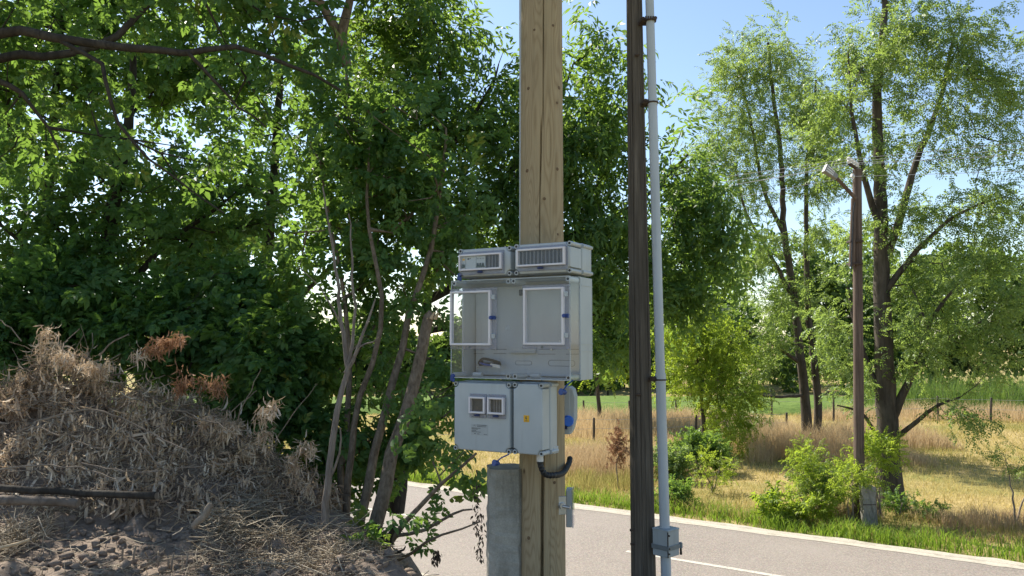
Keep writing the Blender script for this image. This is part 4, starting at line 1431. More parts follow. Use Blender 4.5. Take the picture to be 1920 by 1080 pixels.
# short cut stalks poking out of the soil
for i, (px, py, h) in enumerate(((350, 965, .13), (322, 985, .12), (318, 990, .10), (298, 985, .09), (232, 985, .10), (415, 1015, .10), (250, 1000, .12))):
    q = at(px, py, 5.4)
    q[2] = surf(q[0], q[1])
    o = Part().tube([(0, 0, -0.05), (0.01, 0, h * 0.6), (0.02, 0.005, h)], [0.008, 0.007, 0.006], 6).done('cut_stalk', 'twig_dry', None, tuple(q), random.uniform(0, 6))
    tag(o, 'short cut plant stalk sticking up out of the bare soil', 'stalk', 'cut stalks in the soil')

# straw litter
def litter(name, label, specs, mat='straw', flat=0.25):
    ch = []
    TT = []
    for (px, py, d, sx, sy, n, hz) in specs:
        for _ in range(n):
            q = at(px + rng.normal(0, sx), min(py + rng.normal(0, sy), 1100), d)
            x, y = q[0], q[1] + rng.normal(0, 0.35)
            b = np.array((x, y, surf(x, y) + rng.uniform(0, hz)))
            dv = rng.normal(0, 1, 3) * (1, 1, flat)
            dv /= np.linalg.norm(dv)
            l = rng.uniform(0.10, 0.42)
            bend = rng.normal(0, 0.06, 3)
            pts = np.array([b + dv * l * t + bend * (t * t * 2) for t in np.linspace(-0.5, 0.5, 4)])
            pts[:, 2] = np.maximum(pts[:, 2], b[2] - 0.03)
            ch.append((pts, np.array((0.0030, 0.0034, 0.0030, 0.0014))))
    V, Q = tubes_np(ch, 3)
    T = np.repeat(rng.uniform(0, 1, len(ch)), len(Q) // len(ch))
    return tag(link(name, np_mesh(name, V, Q, mat, T)), label, 'straw', kind='stuff')


litter('straw_litter', 'tangled pale straw on the bank between the heap and the dead sapling',
       [(450, 945, 6.2, 30, 14, 420, 0.22), (500, 990, 5.9, 40, 20, 240, 0.10), (580, 1025, 5.8, 50, 16, 260, 0.08), (650, 1060, 5.8, 40, 12, 200, 0.05), (400, 1010, 5.5, 60, 35, 120, 0.03)])
litter('straw_litter', 'tuft of yellowed grass at the left edge in front of the logs', [(15, 965, 5.6, 28, 20, 420, 0.14)], flat=0.8)
litter('straw_litter', 'loose single straws scattered over the bare soil', [(200, 1000, 5.3, 160, 40, 150, 0.01), (420, 1050, 5.2, 180, 25, 120, 0.01)], flat=0.15)

# clods of soil
def clods():
    b2 = bmesh.new()
    bmesh.ops.create_icosphere(b2, subdivisions=1, radius=1)
    V0 = np.array([v.co[:] for v in b2.verts])
    F0 = np.array([[v.index for v in f.verts] for f in b2.faces])
    b2.free()
    Vs, Fs = [], []
    o = 0
    for i in range(2600):
        if i < 2300:
            x = rng.uniform(-4.6, -0.6); y = rng.uniform(4.2, 6.7)
        else:
            x = rng.uniform(-3.2, -1.4); y = rng.uniform(5.0, 6.2)
        r = 0.006 + 0.040 * rng.uniform(0, 1) ** 4.5
        nz = 1 + 0.22 * rng.normal(0, 1, len(V0))
        sc = np.array((1, rng.uniform(.7, 1.2), rng.uniform(.55, .9))) * r
        yaw = rng.uniform(0, 6.28)
        W = (V0 * nz[:, None]) * sc
        c, s = math.cos(yaw), math.sin(yaw)
        W = np.column_stack([W[:, 0] * c - W[:, 1] * s, W[:, 0] * s + W[:, 1] * c, W[:, 2]])
        Vs.append(W + np.array((x, y, surf(x, y) + 0.25 * r)))
        Fs.append(F0 + o)
        o += len(V0)
    return tag(link('soil_clods', np_mesh('soil_clods', np.concatenate(Vs), np.concatenate(Fs), 'soil', smooth=False)), 'crumbled clods of dark soil over the bank', 'soil', kind='stuff')


clods()

# ================================================================== round timber pole
def round_pole(name, mat, base, top, r0, r1, cracks, nseg=160, nz=110, parent=None, wob=0.0, flat_top=True):
    """turned pole with drying cracks cut into its surface; cracks: (angle, z0, z1, width, depth)"""
    b = np.array(base); t = np.array(top)
    H = t[2] - b[2]
    ang = np.arange(nseg) * 2 * math.pi / nseg
    zz = np.linspace(0, 1, nz)
    A, Z = np.meshgrid(ang, zz)
    rad = r0 + (r1 - r0) * Z
    rad = rad * (1 + wob * fbm(np.cos(A) * 1.5 + 5, Z * H * 0.8 + np.sin(A) * 1.5, 3, 13))
    zabs = Z * H + b[2]
    for (ca, z0, z1, w, d) in cracks:
        wander = ca + 0.07 * fbm(zabs * 0.9, zabs * 0 + ca * 3, 3, 7) * 2
        da = np.abs((A - wander + math.pi) % (2 * math.pi) - math.pi) * rad
        env = sstep(z0, z0 + 0.15, zabs) * (1 - sstep(z1 - 0.15, z1, zabs)) * (0.75 + 0.6 * fbm(zabs * 3, zabs * 0 + ca, 2, 3))
        rad = rad - d * env * np.clip(1 - da / np.maximum(w * env, 1e-4), 0, 1)
    cx = np.interp(Z, [0, 1], [b[0], t[0]]) - b[0]
    cy = np.interp(Z, [0, 1], [b[1], t[1]]) - b[1]
    V = np.stack([cx + rad * np.cos(A), cy + rad * np.sin(A), Z * H], 2).reshape(-1, 3)
    i = np.arange(nz * nseg).reshape(nz, nseg)
    j = np.roll(i, -1, 1)
    Q = np.stack([i[:-1].ravel(), j[:-1].ravel(), j[1:].ravel(), i[1:].ravel()], 1)
    return np_mesh(name, V, Q, mat, smooth=True)


def cap_disc(name, mat, r, z, parent, x=0, y=0):
    return Part().tube([(x, y, z), (x, y, z + 0.012)], [r, r * 0.96], 32).done(name, mat, parent)


PB = (0.186, 4.9, 1.7)
root = empty('timber_pole', PB)
fa = -math.pi / 2       # angle of the side facing the camera
link('shaft', round_pole('shaft', 'new_pine', PB, (0.198, 4.9, 8.6), 0.147, 0.124,
     [(fa - 0.03, 1.7, 3.6, 0.017, 0.075), (fa - 0.09, 3.4, 5.25, 0.007, 0.04), (fa + 0.02, 5.1, 8.5, 0.006, 0.035),
      (fa + 0.62, 1.7, 8.5, 0.004, 0.006), (fa + 0.30, 2.0, 3.4, 0.0035, 0.008), (fa - 0.42, 4.6, 7.5, 0.0035, 0.006), (fa + 0.36, 4.3, 5.6, 0.0035, 0.008)], 300, 150), root)
cap_disc('end_grain', 'new_pine', 0.123, 6.9, root, 0.012)
for (px, py, kr) in ((990, 163, .011), (1048, 160, .012), (1044, 190, .009), (1045, 315, .011), (1020, 373, .010), (1001, 55, .008), (1036, 46, .009), (988, 318, .012), (1046, 438, .008), (1040, 905, .010), (992, 1010, .011)):
    z = float(at(px, py, 4.77)[2])
    rr = 0.147 + (0.124 - 0.147) * (z - PB[2]) / 6.9
    dx = float(np.clip((at(px, py, 4.78)[0] - 0.19) / rr, -0.93, 0.93))
    an = math.asin(dx)
    nx, ny = math.sin(an), -math.cos(an)
    cx = 0.012 * (z - PB[2]) / 6.9
    Part().tube([(cx + nx * (rr - 0.006), ny * (rr - 0.006), z - PB[2]), (cx + nx * (rr + 0.0008), ny * (rr + 0.0008), z - PB[2]), (cx + nx * (rr + 0.0015), ny * (rr + 0.0015), z - PB[2])], [kr, kr, kr * 0.5], 12).done('knot', 'knot_wood', root, smooth=True)
tag(root, 'new honey-coloured round timber pole with a long drying crack, carrying the meter boxes', 'pole')

# conduits on the back flanks of the timber pole
o = Part().tube([(0, 0, 0), (0, 0, 3.9)], 0.019, 14).done('thin_conduit', 'conduit', None, (0.066, 4.985, 4.25), smooth=True)
tag(o, 'thin pale grey conduit running up the left flank of the timber pole', 'conduit')
o = Part().tube([(0, 0, 0), (0, 0, 3.9)], 0.016, 14).done('thin_conduit', 'conduit', None, (0.316, 5.012, 4.25), smooth=True)
tag(o, 'thin pale grey conduit just showing on the right flank of the timber pole', 'conduit')

# concrete footing beam
def footing():
    b2 = bmesh.new()
    bmesh.ops.create_cube(b2, size=1)
    for v in b2.verts:
        v.co = Vector((v.co.x * 0.215, v.co.y * 0.24, 0 if v.co.z < 0 else 1.5))
    vert_e = [e for e in b2.edges if abs(e.verts[0].co.z - e.verts[1].co.z) > 1]
    bmesh.ops.bevel(b2, geom=vert_e, offset=0.036, segments=1, affect='EDGES')
    bmesh.ops.subdivide_edges(b2, edges=[e for e in b2.edges if abs(e.verts[0].co.z - e.verts[1].co.z) > 1], cuts=60, use_grid_fill=True)
    bmesh.ops.triangulate(b2, faces=[f for f in b2.faces if len(f.verts) > 4])
    for v in b2.verts:
        k = 0.0045 if v.co.z < 1.49 else 0.008
        v.co += Vector((random.gauss(0, k * .6), random.gauss(0, k * .4), 0))
        v.co.x *= 1 + 0.07 * (1.5 - v.co.z) / 1.5
    p = Part(); p._merge(b2)
    return p


o = footing().done('concrete_footing', 'concrete', None, (-0.043, 4.93, 1.515), R(6))
tag(o, 'weathered grey concrete footing beam strapped to the left of the timber pole', 'concrete post')

# ================================================================== meter boxes
BO = np.array((-0.02, 4.5, 0.0))
BYAW = -R(29)
BX = np.array((math.cos(BYAW), math.sin(BYAW), 0))
BY = np.array((-math.sin(BYAW), math.cos(BYAW), 0))


def on_plane(px, py, off):
    """(x, z) on the plane `off` metres behind the front of the boxes"""
    q = at(px, py, 1.0) - np.array((0, 0, EYE))
    P = BO + BY * off - np.array((0, 0, EYE))
    t = (P @ BY) / (q @ BY)
    w = q * t + np.array((0, 0, EYE)) - BO
    return float(w @ BX), float(w[2])


class Box:
    """an enclosure; coordinates given in the common frame of the stack"""
    def __init__(self, name, label, x0, x1, z0, z1):
        self.c = ((x0 + x1) / 2, z0)
        w = BO + BX * self.c[0]
        self.root = empty(name, (w[0], w[1], z0), BYAW)
        tag(self.root, label, 'electrical box')
        self.b = (x0, x1, z0, z1)

    def add(self, part, name, mat, parent=None, smooth=False):
        bmesh.ops.translate(part.bm, verts=part.bm.verts, vec=(-self.c[0], 0, -self.c[1]))
        return part.done(name, mat, parent or self.root, smooth=smooth)


def notched(x0, x1, z0, z1, n):
    c = []
    for (cx, cz, sx, sz) in ((x0, z0, 1, 1), (x1, z0, -1, 1), (x1, z1, -1, -1), (x0, z1, 1, -1)):
        arc = []
        for k in range(5):
            a = math.pi / 2 * k / 4
            arc.append((cx + sx * n * math.cos(a), cz + sz * n * math.sin(a)))
        if (sx, sz) in ((1, 1), (-1, -1)):
            arc = arc[::-1]
        c += arc
    return c


def towers(bx, x0, x1, z0, z1, y0, y1, mat='plastic', inset=0.013, r=0.0135, extra=(), holes=True):
    for (tx, tz) in [(x0 + inset, z0 + inset), (x1 - inset, z0 + inset), (x0 + inset, z1 - inset), (x1 - inset, z1 - inset)] + list(extra):
        p = Part().tube([(tx, y0 + 0.001, tz), (tx, y0, tz), (tx, y1, tz)], [r * 0.86, r, r], 18)
        o = bx.add(p, 'screw_post', mat, smooth=True)
        if holes:
            bx.add(Part().tube([(tx, y0 - 0.0015, tz), (tx, y0 + 0.004, tz)], r * 0.52, 14), 'screw_hole', 'hole', o)


def shell(bx, yf, yc, yb, inset=0.006):
    x0, x1, z0, z1 = bx.b
    p = Part().box((x0, yc + 0.003, z0), (x1, yb, z1), 0.009, 3)
    base = bx.add(p, 'base', 'plastic', smooth=True)
    # ribs moulded on both end walls of the base
    for sx in (x0, x1):
        bx.add(Part().tube([(sx, yc + 0.004, z0 + 0.016), (sx, yb - 0.004, z0 + 0.016)], 0.011, 12), 'corner_rib', 'plastic', base, True)
        bx.add(Part().tube([(sx, yc + 0.004, z1 - 0.016), (sx, yb - 0.004, z1 - 0.016)], 0.011, 12), 'corner_rib', 'plastic', base, True)
    cover = bx.add(Part().prism(notched(x0 + inset, x1 - inset, z0 + inset, z1 - inset, 0.030), yf, yc, 0.009, 3), 'cover', 'plastic', smooth=True)
    towers(bx, x0 + 0.002, x1 - 0.002, z0 + 0.002, z1 - 0.002, yf + 0.004, yc)
    return base, cover


def rails(bx, y0, zs, x0=-0.16, x1=0.14):
    for z in zs:
        p = Part().box((x0, y0 + 0.001, z - 0.02), (x1, y0 + 0.004, z + 0.02)).box((x0, y0 + 0.004, z - 0.02), (x1, 0.32, z - 0.016)).box((x0, y0 + 0.004, z + 0.016), (x1, 0.32, z + 0.02))
        bx.add(p, 'mounting_rail', 'steel')


def window_lid(bx, x0, x1, z0, z1, y, ribs=None, latch='below', flange=0.010):
    """hinged see-through lid over a row of modules; ribs = (x0, x1, count)"""
    bx.add(Part().box((x0 + 0.004, y - 0.003, z0 + 0.004), (x1 - 0.004, y + 0.001, z1 - 0.004)), 'module_row', 'dark_module')
    if ribs:
        rx0, rx1, cnt = ribs
        for k in range(cnt):
            xa = rx0 + (rx1 - rx0) * k / cnt
            wv = (rx1 - rx0) / cnt
            bx.add(Part().box((xa + wv * 0.16, y - 0.008, z0 + 0.010), (xa + wv * 0.84, y - 0.003, z1 - 0.010), 0.0012, 1), 'blanking_strip', 'module_rib' if k % 2 else 'dark_module')
    lid = bx.add(Part().frame(x0, x1, z0, z1, y - 0.030, y - 0.002, 0.011, 0.002), 'window_lid', 'window_frame')
    bx.add(Part().box((x0 + 0.011, y - 0.026, z0 + 0.011), (x1 - 0.011, y - 0.0235, z1 - 0.011)), 'pane', 'clear', lid)
    bx.add(Part().box((x0 - flange, y - 0.010, z1 + 0.001), (x1 + flange, y - 0.001, z1 + 0.016), 0.002, 1), 'hinge', 'clear_tint', lid)
    bx.add(Part().box((x0 - 0.002, y - 0.016, z0 - 0.026), (x1 + flange, y - 0.001, z0 - 0.001), 0.003, 1), 'lower_flange', 'clear_tint', lid)
    bx.add(Part().box((x1 + 0.001, y - 0.012, z0), (x1 + flange, y - 0.001, z1), 0.002, 1), 'side_flange', 'clear_tint', lid)
    xm = (x0 + x1) / 2
    bx.add(Part().box((xm - 0.020, y - 0.024, z0 - 0.018), (xm + 0.016, y - 0.014, z0 - 0.004), 0.004, 2), 'latch', 'dark_blue', lid, True)
    return lid


def screw_cap(bx, x, z, y, sx=1.0, strap=None):
    """blue sealing cap, some dangling on their strap"""
    if strap:
        (ax, az) = strap
        p = Part().tube([(ax, y, az), ((ax + x) / 2, y - 0.012, (az + z) / 2 + 0.006), (x, y - 0.01, z)], 0.0045, 6)
        p.tube([(x - 0.004, y - 0.016, z + 0.002), (x + 0.006, y + 0.012, z - 0.003)], [0.019, 0.015], 14)
        p.tube([(x + 0.006, y + 0.012, z - 0.003), (x + 0.010, y + 0.022, z - 0.005)], [0.010, 0.008], 10)
    else:
        p = Part().tube([(x, y - 0.012, z), (x, y, z)], [0.012, 0.014], 14)
        p.box((x - 0.019, y - 0.007, z - 0.030), (x + 0.004, y, z - 0.005), 0.003, 1)
        p.box((x - 0.003, y - 0.009, z - 0.036), (x + 0.015, y - 0.002, z - 0.012), 0.003, 1)
    return bx.add(p, 'screw_cap', 'blue_plastic', smooth=True)


# upper left: breakers
A = Box('breaker_box', 'grey breaker box with three dark switches behind its window, upper left of the stack', -0.352, 0.018, 4.182, 4.360)
shell(A, 0.0, 0.145, 0.285)
rails(A, 0.285, (4.27,), -0.2, 0.0)
lidA = window_lid(A, -0.330, -0.036, 4.222, 4.320, 0.0, (-0.145, -0.048, 9))
for k, (xa, xb) in enumerate(((-0.318, -0.290), (-0.288, -0.216), (-0.214, -0.152))):
    br = A.add(Part().box((xa, -0.012, 4.234), (xb, -0.0035, 4.309), 0.002, 1), 'breaker', 'breaker_body')
    if k == 0:
        A.add(Part().box((xa + 0.006, -0.020, 4.240), (xb - 0.004, -0.012, 4.262), 0.002, 1), 'toggle', 'dark_green', br)
        A.add(Part().box((xa + 0.006, -0.0135, 4.285), (xb - 0.006, -0.0118, 4.296)), 'test_button', 'yellow_sticker', br)
    if k == 1:
        A.add(Part().box((xa + 0.012, -0.0135, 4.288), (xa + 0.024, -0.0118, 4.298)).box((xa + 0.028, -0.0135, 4.292), (xa + 0.034, -0.0118, 4.299)), 'print', 'print_dark', br)
    if k == 2:
        A.add(Part().box((xa + 0.001, -0.016, 4.240), (xb - 0.002, -0.012, 4.248)), 'bar', 'dark_green', br)
        for q in range(3):
            xx = xa + 0.012 + q * 0.018
            A.add(Part().prism([(xx - 0.006, 4.248), (xx + 0.006, 4.248), (xx + 0.0035, 4.265), (xx - 0.0035, 4.265)], -0.020, -0.012), 'toggle', 'dark_green', br)
            A.add(Part().box((xx - 0.004, -0.0135, 4.290), (xx + 0.003, -0.0118, 4.294)), 'print', 'print_dark', br)
screw_cap(A, -0.338, 4.200, 0.003)

# upper right: empty module row
B = Box('breaker_box', 'grey breaker box with only dark blanking strips behind its window, upper right of the stack', 0.034, 0.404, 4.182, 4.366)
shell(B, 0.0, 0.145, 0.285)
rails(B, 0.285, (4.27,), 0.05, 0.14)
window_lid(B, 0.066, 0.372, 4.228, 4.330, 0.0, (0.080, 0.360, 23))

# middle: meter cabinet with clear cover
Mx = Box('meter_cabinet', 'large grey meter cabinet with clear cover and two framed doors, middle of the stack', -0.402, 0.398, 3.578, 4.170)
x0, x1, z0, z1 = Mx.b
yc = 0.135
p = Part()
p.box((x0, yc, z0), (x0 + 0.007, 0.296, z1), 0.002, 1)
p.box((x1 - 0.007, yc, z0), (x1, 0.296, z1), 0.002, 1)
p.box((x0 + 0.007, yc, z0), (x1 - 0.007, 0.296, z0 + 0.007), 0.002, 1)
p.box((x0 + 0.007, yc, z1 - 0.007), (x1 - 0.007, 0.296, z1), 0.002, 1)
p.box((x0, 0.2965, z0), (x1, 0.304, z1), 0.002, 1)
base = Mx.add(p, 'base', 'plastic')
for zz in (z0 + 0.165, z0 + 0.205, z1 - 0.05):
    Mx.add(Part().box((x1 - 0.001, yc + 0.01, zz), (x1 + 0.003, 0.30, zz + 0.004)), 'wall_rib', 'plastic', base)
plate = Mx.add(Part().box((x0 + 0.022, 0.255, z0 + 0.012), (x1 - 0.022, 0.260, z1 - 0.03), 0.002, 1), 'mounting_plate', 'plastic_inner')
rails(Mx, 0.305, (3.75, 4.05))
# clear cover
for nm, a, b in (('clear_front', (x0 + 0.006, 0.0, z0 + 0.006), (x1 - 0.006, 0.003, z1 - 0.006)),):
    cover = Mx.add(Part().box(a, b), nm, 'clear')
for a, b in (((x0 + 0.003, 0.0035, z0 + 0.006), (x0 + 0.006, yc - 0.001, z1 - 0.006)), ((x1 - 0.006, 0.0035, z0 + 0.006), (x1 - 0.003, yc - 0.001, z1 - 0.006)),
             ((x0 + 0.007, 0.0035, z0 + 0.003), (x1 - 0.007, yc - 0.001, z0 + 0.006)), ((x0 + 0.007, 0.0035, z1 - 0.006), (x1 - 0.007, yc - 0.001, z1 - 0.003))):
    Mx.add(Part().box(a, b), 'clear_side', 'clear', cover)
Mx.add(Part().frame(x0 + 0.003, x1 - 0.003, z0 + 0.003, z1 - 0.003, -0.003, -0.0003, 0.005), 'cover_rim', 'clear_edge', cover)
Mx.add(Part().frame(x0 - 0.001, x1 + 0.001, z0 - 0.001, z1 + 0.001, yc - 0.006, yc - 0.0012, 0.006), 'cover_flange', 'clear_edge', cover)
towers(Mx, x0 + 0.004, x1 - 0.004, z0 + 0.004, z1 - 0.004, 0.004, yc, 'plastic', 0.016, 0.0145, [(-0.005, z0 + 0.020), (0.04, z0 + 0.020), (-0.005, z1 - 0.020), (0.03, z1 - 0.020)])
# moulded cable bosses along the bottom
for xa in (-0.33, 0.07, 0.33):
    Mx.add(Part().tube([(xa, 0.15, z0 + 0.02), (xa + 0.06, 0.15, z0 + 0.02)], 0.014, 14), 'cable_boss', 'plastic', base, True)


def door(xa, xb, za, zb, fx0, fx1, fz0, fz1):
    d = Mx.add(Part().frame(fx0, fx1, fz0, fz1, -0.034, -0.004, 0.013, 0.003), 'door_frame', 'window_frame')
    Mx.add(Part().box((fx0 + 0.013, -0.024, fz0 + 0.013), (fx1 - 0.013, -0.021, fz1 - 0.013)), 'pane', 'clear', d)
    p = Part().box((xa, -0.014, fz1 + 0.001), (xb, -0.004, zb), 0.002, 1).box((fx1 + 0.001, -0.016, za), (xb, -0.004, fz1 + 0.001), 0.002, 1)
    p.box((xa, -0.012, za), (fx1 + 0.001, -0.004, fz0 - 0.001), 0.002, 1)
    p.box((xa, -0.012, fz0 - 0.001), (fx0 - 0.001, -0.004, fz1 + 0.001), 0.002, 1)
    Mx.add(p, 'flange', 'clear_tint', d)
    for zz in (fz0 + 0.04, fz1 - 0.055):
        Mx.add(Part().box((fx1 + 0.002, -0.026, zz), (xb - 0.006, -0.016, zz + 0.028), 0.002, 1), 'hinge', 'clear_edge', d)
    zm = (fz0 + fz1) / 2
    l = Part().tube([(fx1 + 0.004, -0.038, zm), (fx1 + 0.004, -0.016, zm)], 0.0105, 16)
    for q in range(3):
        l.box((fx1 + 0.014 + q * 0.006, -0.032, zm - 0.011), (fx1 + 0.018 + q * 0.006, -0.017, zm + 0.011))
    Mx.add(l, 'latch', 'blue_plastic', d)
    Mx.add(Part().tube([(xa + (xb - xa) * 0.42, -0.016, za + 0.012), (xa + (xb - xa) * 0.42, -0.010, za + 0.012)], 0.006, 10), 'knob', 'strap_grey', d)


door(-0.398, -0.074, 3.752, 4.116, -0.388, -0.106, 3.776, 4.100)
door(0.098, 0.395, 3.756, 4.120, 0.112, 0.366, 3.780, 4.104)
# things on the mounting plate
for (px, py) in ((902, 655), (930, 654), (1034, 655), (1066, 654), (1050, 640), (877, 687), (877, 695), (985, 654), (997, 653)):
    x, z = on_plane(px, py, 0.25)
    if x < x0 + 0.03: x = x0 + 0.035
    Mx.add(Part().tube([(x, 0.246, z), (x, 0.2552, z)], [0.006, 0.008], 10), 'screw', 'steel', plate)
for (xa, xb, py) in ((882, 908, 656), (922, 950, 655), (1012, 1040, 655), (1062, 1085, 655), (882, 908, 663), (926, 950, 663), (1010, 1042, 664), (1062, 1085, 664)):
    p = Part()
    for px in np.arange(xa, xb, 1.6):
        x, z = on_plane(px, py, 0.255)
        if x < x1 - 0.03:
            p.box((x - 0.0014, 0.2538, z - 0.002), (x + 0.0014, 0.2552, z + 0.002))
    Mx.add(p, 'perforation', 'print_dark', plate)
def slot(px0, px1, py0, py1):
    xa, za = on_plane(px0, py1, 0.254); xb, zb = on_plane(px1, py0, 0.254)
    xb = min(xb, x1 - 0.03)
    r = (zb - za) / 2; zc = (za + zb) / 2
    pts = [(xa + r + r * math.cos(a), 0.2545, zc + r * math.sin(a)) for a in np.linspace(math.pi / 2, 3 * math.pi / 2, 9)]
    pts += [(xb - r + r * math.cos(a), 0.2545, zc + r * math.sin(a)) for a in np.linspace(-math.pi / 2, math.pi / 2, 9)]
    pts.append(pts[0])
    Mx.add(Part().tube(pts, 0.0016, 5, False), 'knockout', 'strap_grey', plate)
slot(966, 997, 677, 684)
slot(1028, 1078, 676, 686)
xa, za = on_plane(956, 662, 0.25); xb, zb = on_plane(1005, 649, 0.25)
Mx.add(Part().box((xa, 0.242, za + 0.008), (xb, 0.2545, zb), 0.001, 1).box((xa - 0.002, 0.228, za), (xb + 0.004, 0.2545, za + 0.007), 0.002, 1), 'rail', 'plastic_inner', plate)
x, z = on_plane(977, 549, 0.24)
Mx.add(Part().box((x - 0.012, 0.23, z - 0.018), (x + 0.010, 0.2545, z + 0.020), 0.006, 2), 'grommet', 'black_rubber', plate, True)
# cable tail
def cable(pts, r, name, mat, parent):
    q = [(on_plane(px, py, y)[0], y, on_plane(px, py, y)[1]) for px, py, y in pts]
    sp = [Vector(v) for v in smooth_path(q, 0.006)]
    return Mx.add(Part().tube(sp, r, 8), name, mat, parent, True)
cb = cable([(905, 678, .252), (898, 681, .22), (905, 673, .19), (920, 675, .18), (936, 680, .19), (937, 684, .2)], 0.0085, 'cable', 'black_rubber', plate)
cable([(900, 684, .22), (910, 682, .185), (924, 682, .18), (936, 681, .19)], 0.0085, 'core', 'black_rubber', cb)
cable([(898, 679, .215), (908, 683, .18), (920, 685, .175), (924, 686, .178)], 0.007, 'core', 'blue_plastic', cb)
cable([(920, 683, .172), (930, 685, .17), (937, 686, .172)], 0.006, 'core', 'white_wire', cb)
cable([(924, 687, .172), (932, 688, .17), (938, 689, .172)], 0.005, 'core', 'white_wire', cb)
# moulded round mark on the clear cover
x, z = on_plane(951, 615, 0.0)
p = Part().tube([(x + 0.013 * math.cos(a), -0.0008, z + 0.014 * math.sin(a)) for a in np.linspace(0, 2 * math.pi, 25)], 0.0016, 5, False)
p.tube([(x + 0.006 * math.cos(a), -0.0008, z + 0.0065 * math.sin(a)) for a in np.linspace(0.6, 2 * math.pi - 0.6, 14)], 0.0014, 5, False)
p.box((x - 0.005, -0.0016, z - 0.001), (x + 0.003, 0.0, z + 0.001))
Mx.add(p, 'moulded_mark', 'clear_edge', cover)
screw_cap(Mx, x0 + 0.018, z0 + 0.014, 0.002)
xa, za = on_plane(1078, 712, 0.01); xb, zb = on_plane(1054, 735, -0.02)
screw_cap(Mx, xb, zb, -0.012, strap=(xa, za))

# lower left: two small windows and a rating label
Cx = Box('distribution_box', 'grey box with two small square windows and a rating label, lower left of the stack', -0.394, 0.003, 3.148, 3.560)
shell(Cx, 0.02, 0.13, 0.205)
rails(Cx, 0.205, (3.25, 3.47), -0.2, 0.0)
for k, (xa, xb) in enumerate(((-0.268, -0.158), (-0.140, -0.030))):
    window_lid(Cx, xa, xb, 3.376, 3.474, 0.02, (xa + 0.022, xb - 0.018, 8) if k else None, flange=0.004)
xa, zb = on_plane(884, 795, 0.02); xb, za = on_plane(915, 817, 0.02)
lab = Cx.add(Part().box((xa, 0.0182, za), (xb, 0.0205, zb)), 'rating_label', 'label_grey')
p = Part()
w = xb - xa; hgt = zb - za
for (u0, u1, v) in ((.34, .92, .95), (.36, .90, .82), (.02, .56, .66), (.02, .40, .56), (.02, .30, .42), (.02, .58, .30), (.18, .28, .14), (.36, .50, .12), (.76, .82, .12), (.86, .92, .12)):
    p.box((xa + w * u0, 0.0172, za + hgt * (v - .03)), (xa + w * u1, 0.0182, za + hgt * (v + .015)))
p.tube([(xa + w * .14, 0.0178, za + hgt * .85), (xa + w * .22, 0.0178, za + hgt * .95), (xa + w * .24, 0.0178, za + hgt * .80)], 0.0009, 4)
Cx.add(p, 'print', 'print_dark', lab)
xa, za = on_plane(957, 851, 0.02); xb, zb = on_plane(929, 868, 0.0)
screw_cap(Cx, xb, zb, 0.004, strap=(xa, za))

# lower right: plain narrow box with a yellow warning sticker
Dx = Box('junction_box', 'narrow plain grey box with a tiny yellow warning sticker, lower right of the stack', 0.013, 0.214, 3.150, 3.563)
shell(Dx, 0.02, 0.11, 0.205)
rails(Dx, 0.205, (3.25, 3.47), 0.03, 0.12)
x, z = on_plane(987, 785, 0.02)
st = Dx.add(Part().box((x - 0.018, 0.0185, z - 0.019), (x + 0.018, 0.0205, z + 0.019), 0.0008, 1), 'warning_sticker', 'yellow_sticker')
p = Part().prism([(x - 0.003, z + 0.013), (x - 0.006, z - 0.001), (x + 0.001, z - 0.001), (x - 0.002, z - 0.010), (x + 0.006, z + 0.003), (x - 0.0005, z + 0.003), (x + 0.003, z + 0.013)], 0.0175, 0.0186)
p.box((x - 0.008, 0.0175, z - 0.014), (x + 0.008, 0.0186, z - 0.011))
Dx.add(p, 'print', 'print_dark', st)
Dx.add(Part().box((0.190, 0.150, 3.150), (0.2165, 0.212, 3.19), 0.002, 1), 'end_bracket', 'plastic')
x, z = 0.152, 3.150
Dx.add(Part().tube([(x, 0.10, z + 0.002), (x, 0.10, z - 0.040)], [0.020, 0.020], 16), 'cable_gland', 'white_wire', smooth=True)

# corrugated black loop from that box round the pole
gl = BO + BX * 0.152 + BY * 0.10
sp = smooth_path([(gl[0], gl[1], 3.112), (gl[0] + 0.004, gl[1], 3.085), (gl[0] + 0.03, gl[1] + 0.012, 3.035), at(1040, 891, gl[1] + 0.05), at(1056, 886, gl[1] + 0.20), at(1066, 870, gl[1] + 0.36), (0.366, gl[1] + 0.44, 3.06)], 0.0045)
o0 = Vector(sp[0])
o = Part().tube([Vector(q) - o0 for q in sp], [0.0180 if (i // 2) % 2 else 0.0160 for i in range(len(sp))], 14).done('corrugated_tube', 'black_rubber', None, tuple(o0), smooth=False)
tag(o, 'black corrugated cable tube looping under the lower right box', 'tube')

# ---- boxes on the far flank of the timber pole
root = empty('socket_box', (0.375, 5.06, 3.205), R(-12))
Part().prism([(-0.045, 0.005), (0.010, 0.0), (0.024, 0.03), (0.040, 0.10), (0.042, 0.24), (0.030, 0.285), (0.008, 0.303), (-0.045, 0.303)], -0.05, 0.07, 0.008).done('housing', 'plastic', root)
Part().box((-0.046, -0.056, 0.0), (0.008, -0.0505, 0.30), 0.002, 1).done('back_plate', 'plastic', root)
sk = Part().tube([(-0.006, -0.052, 0.085), (0.0, -0.075, 0.085), (0.001, -0.082, 0.085)], [0.037, 0.035, 0.030], 22).done('socket_flap', 'socket_blue', root, smooth=True)
Part().box((-0.036, -0.070, 0.036), (-0.008, -0.0825, 0.052), 0.003, 1).done('flap_tab', 'dark_blue', sk)
tag(root, 'pale grey socket box with a bright blue flap, half hidden behind the timber pole', 'socket box')

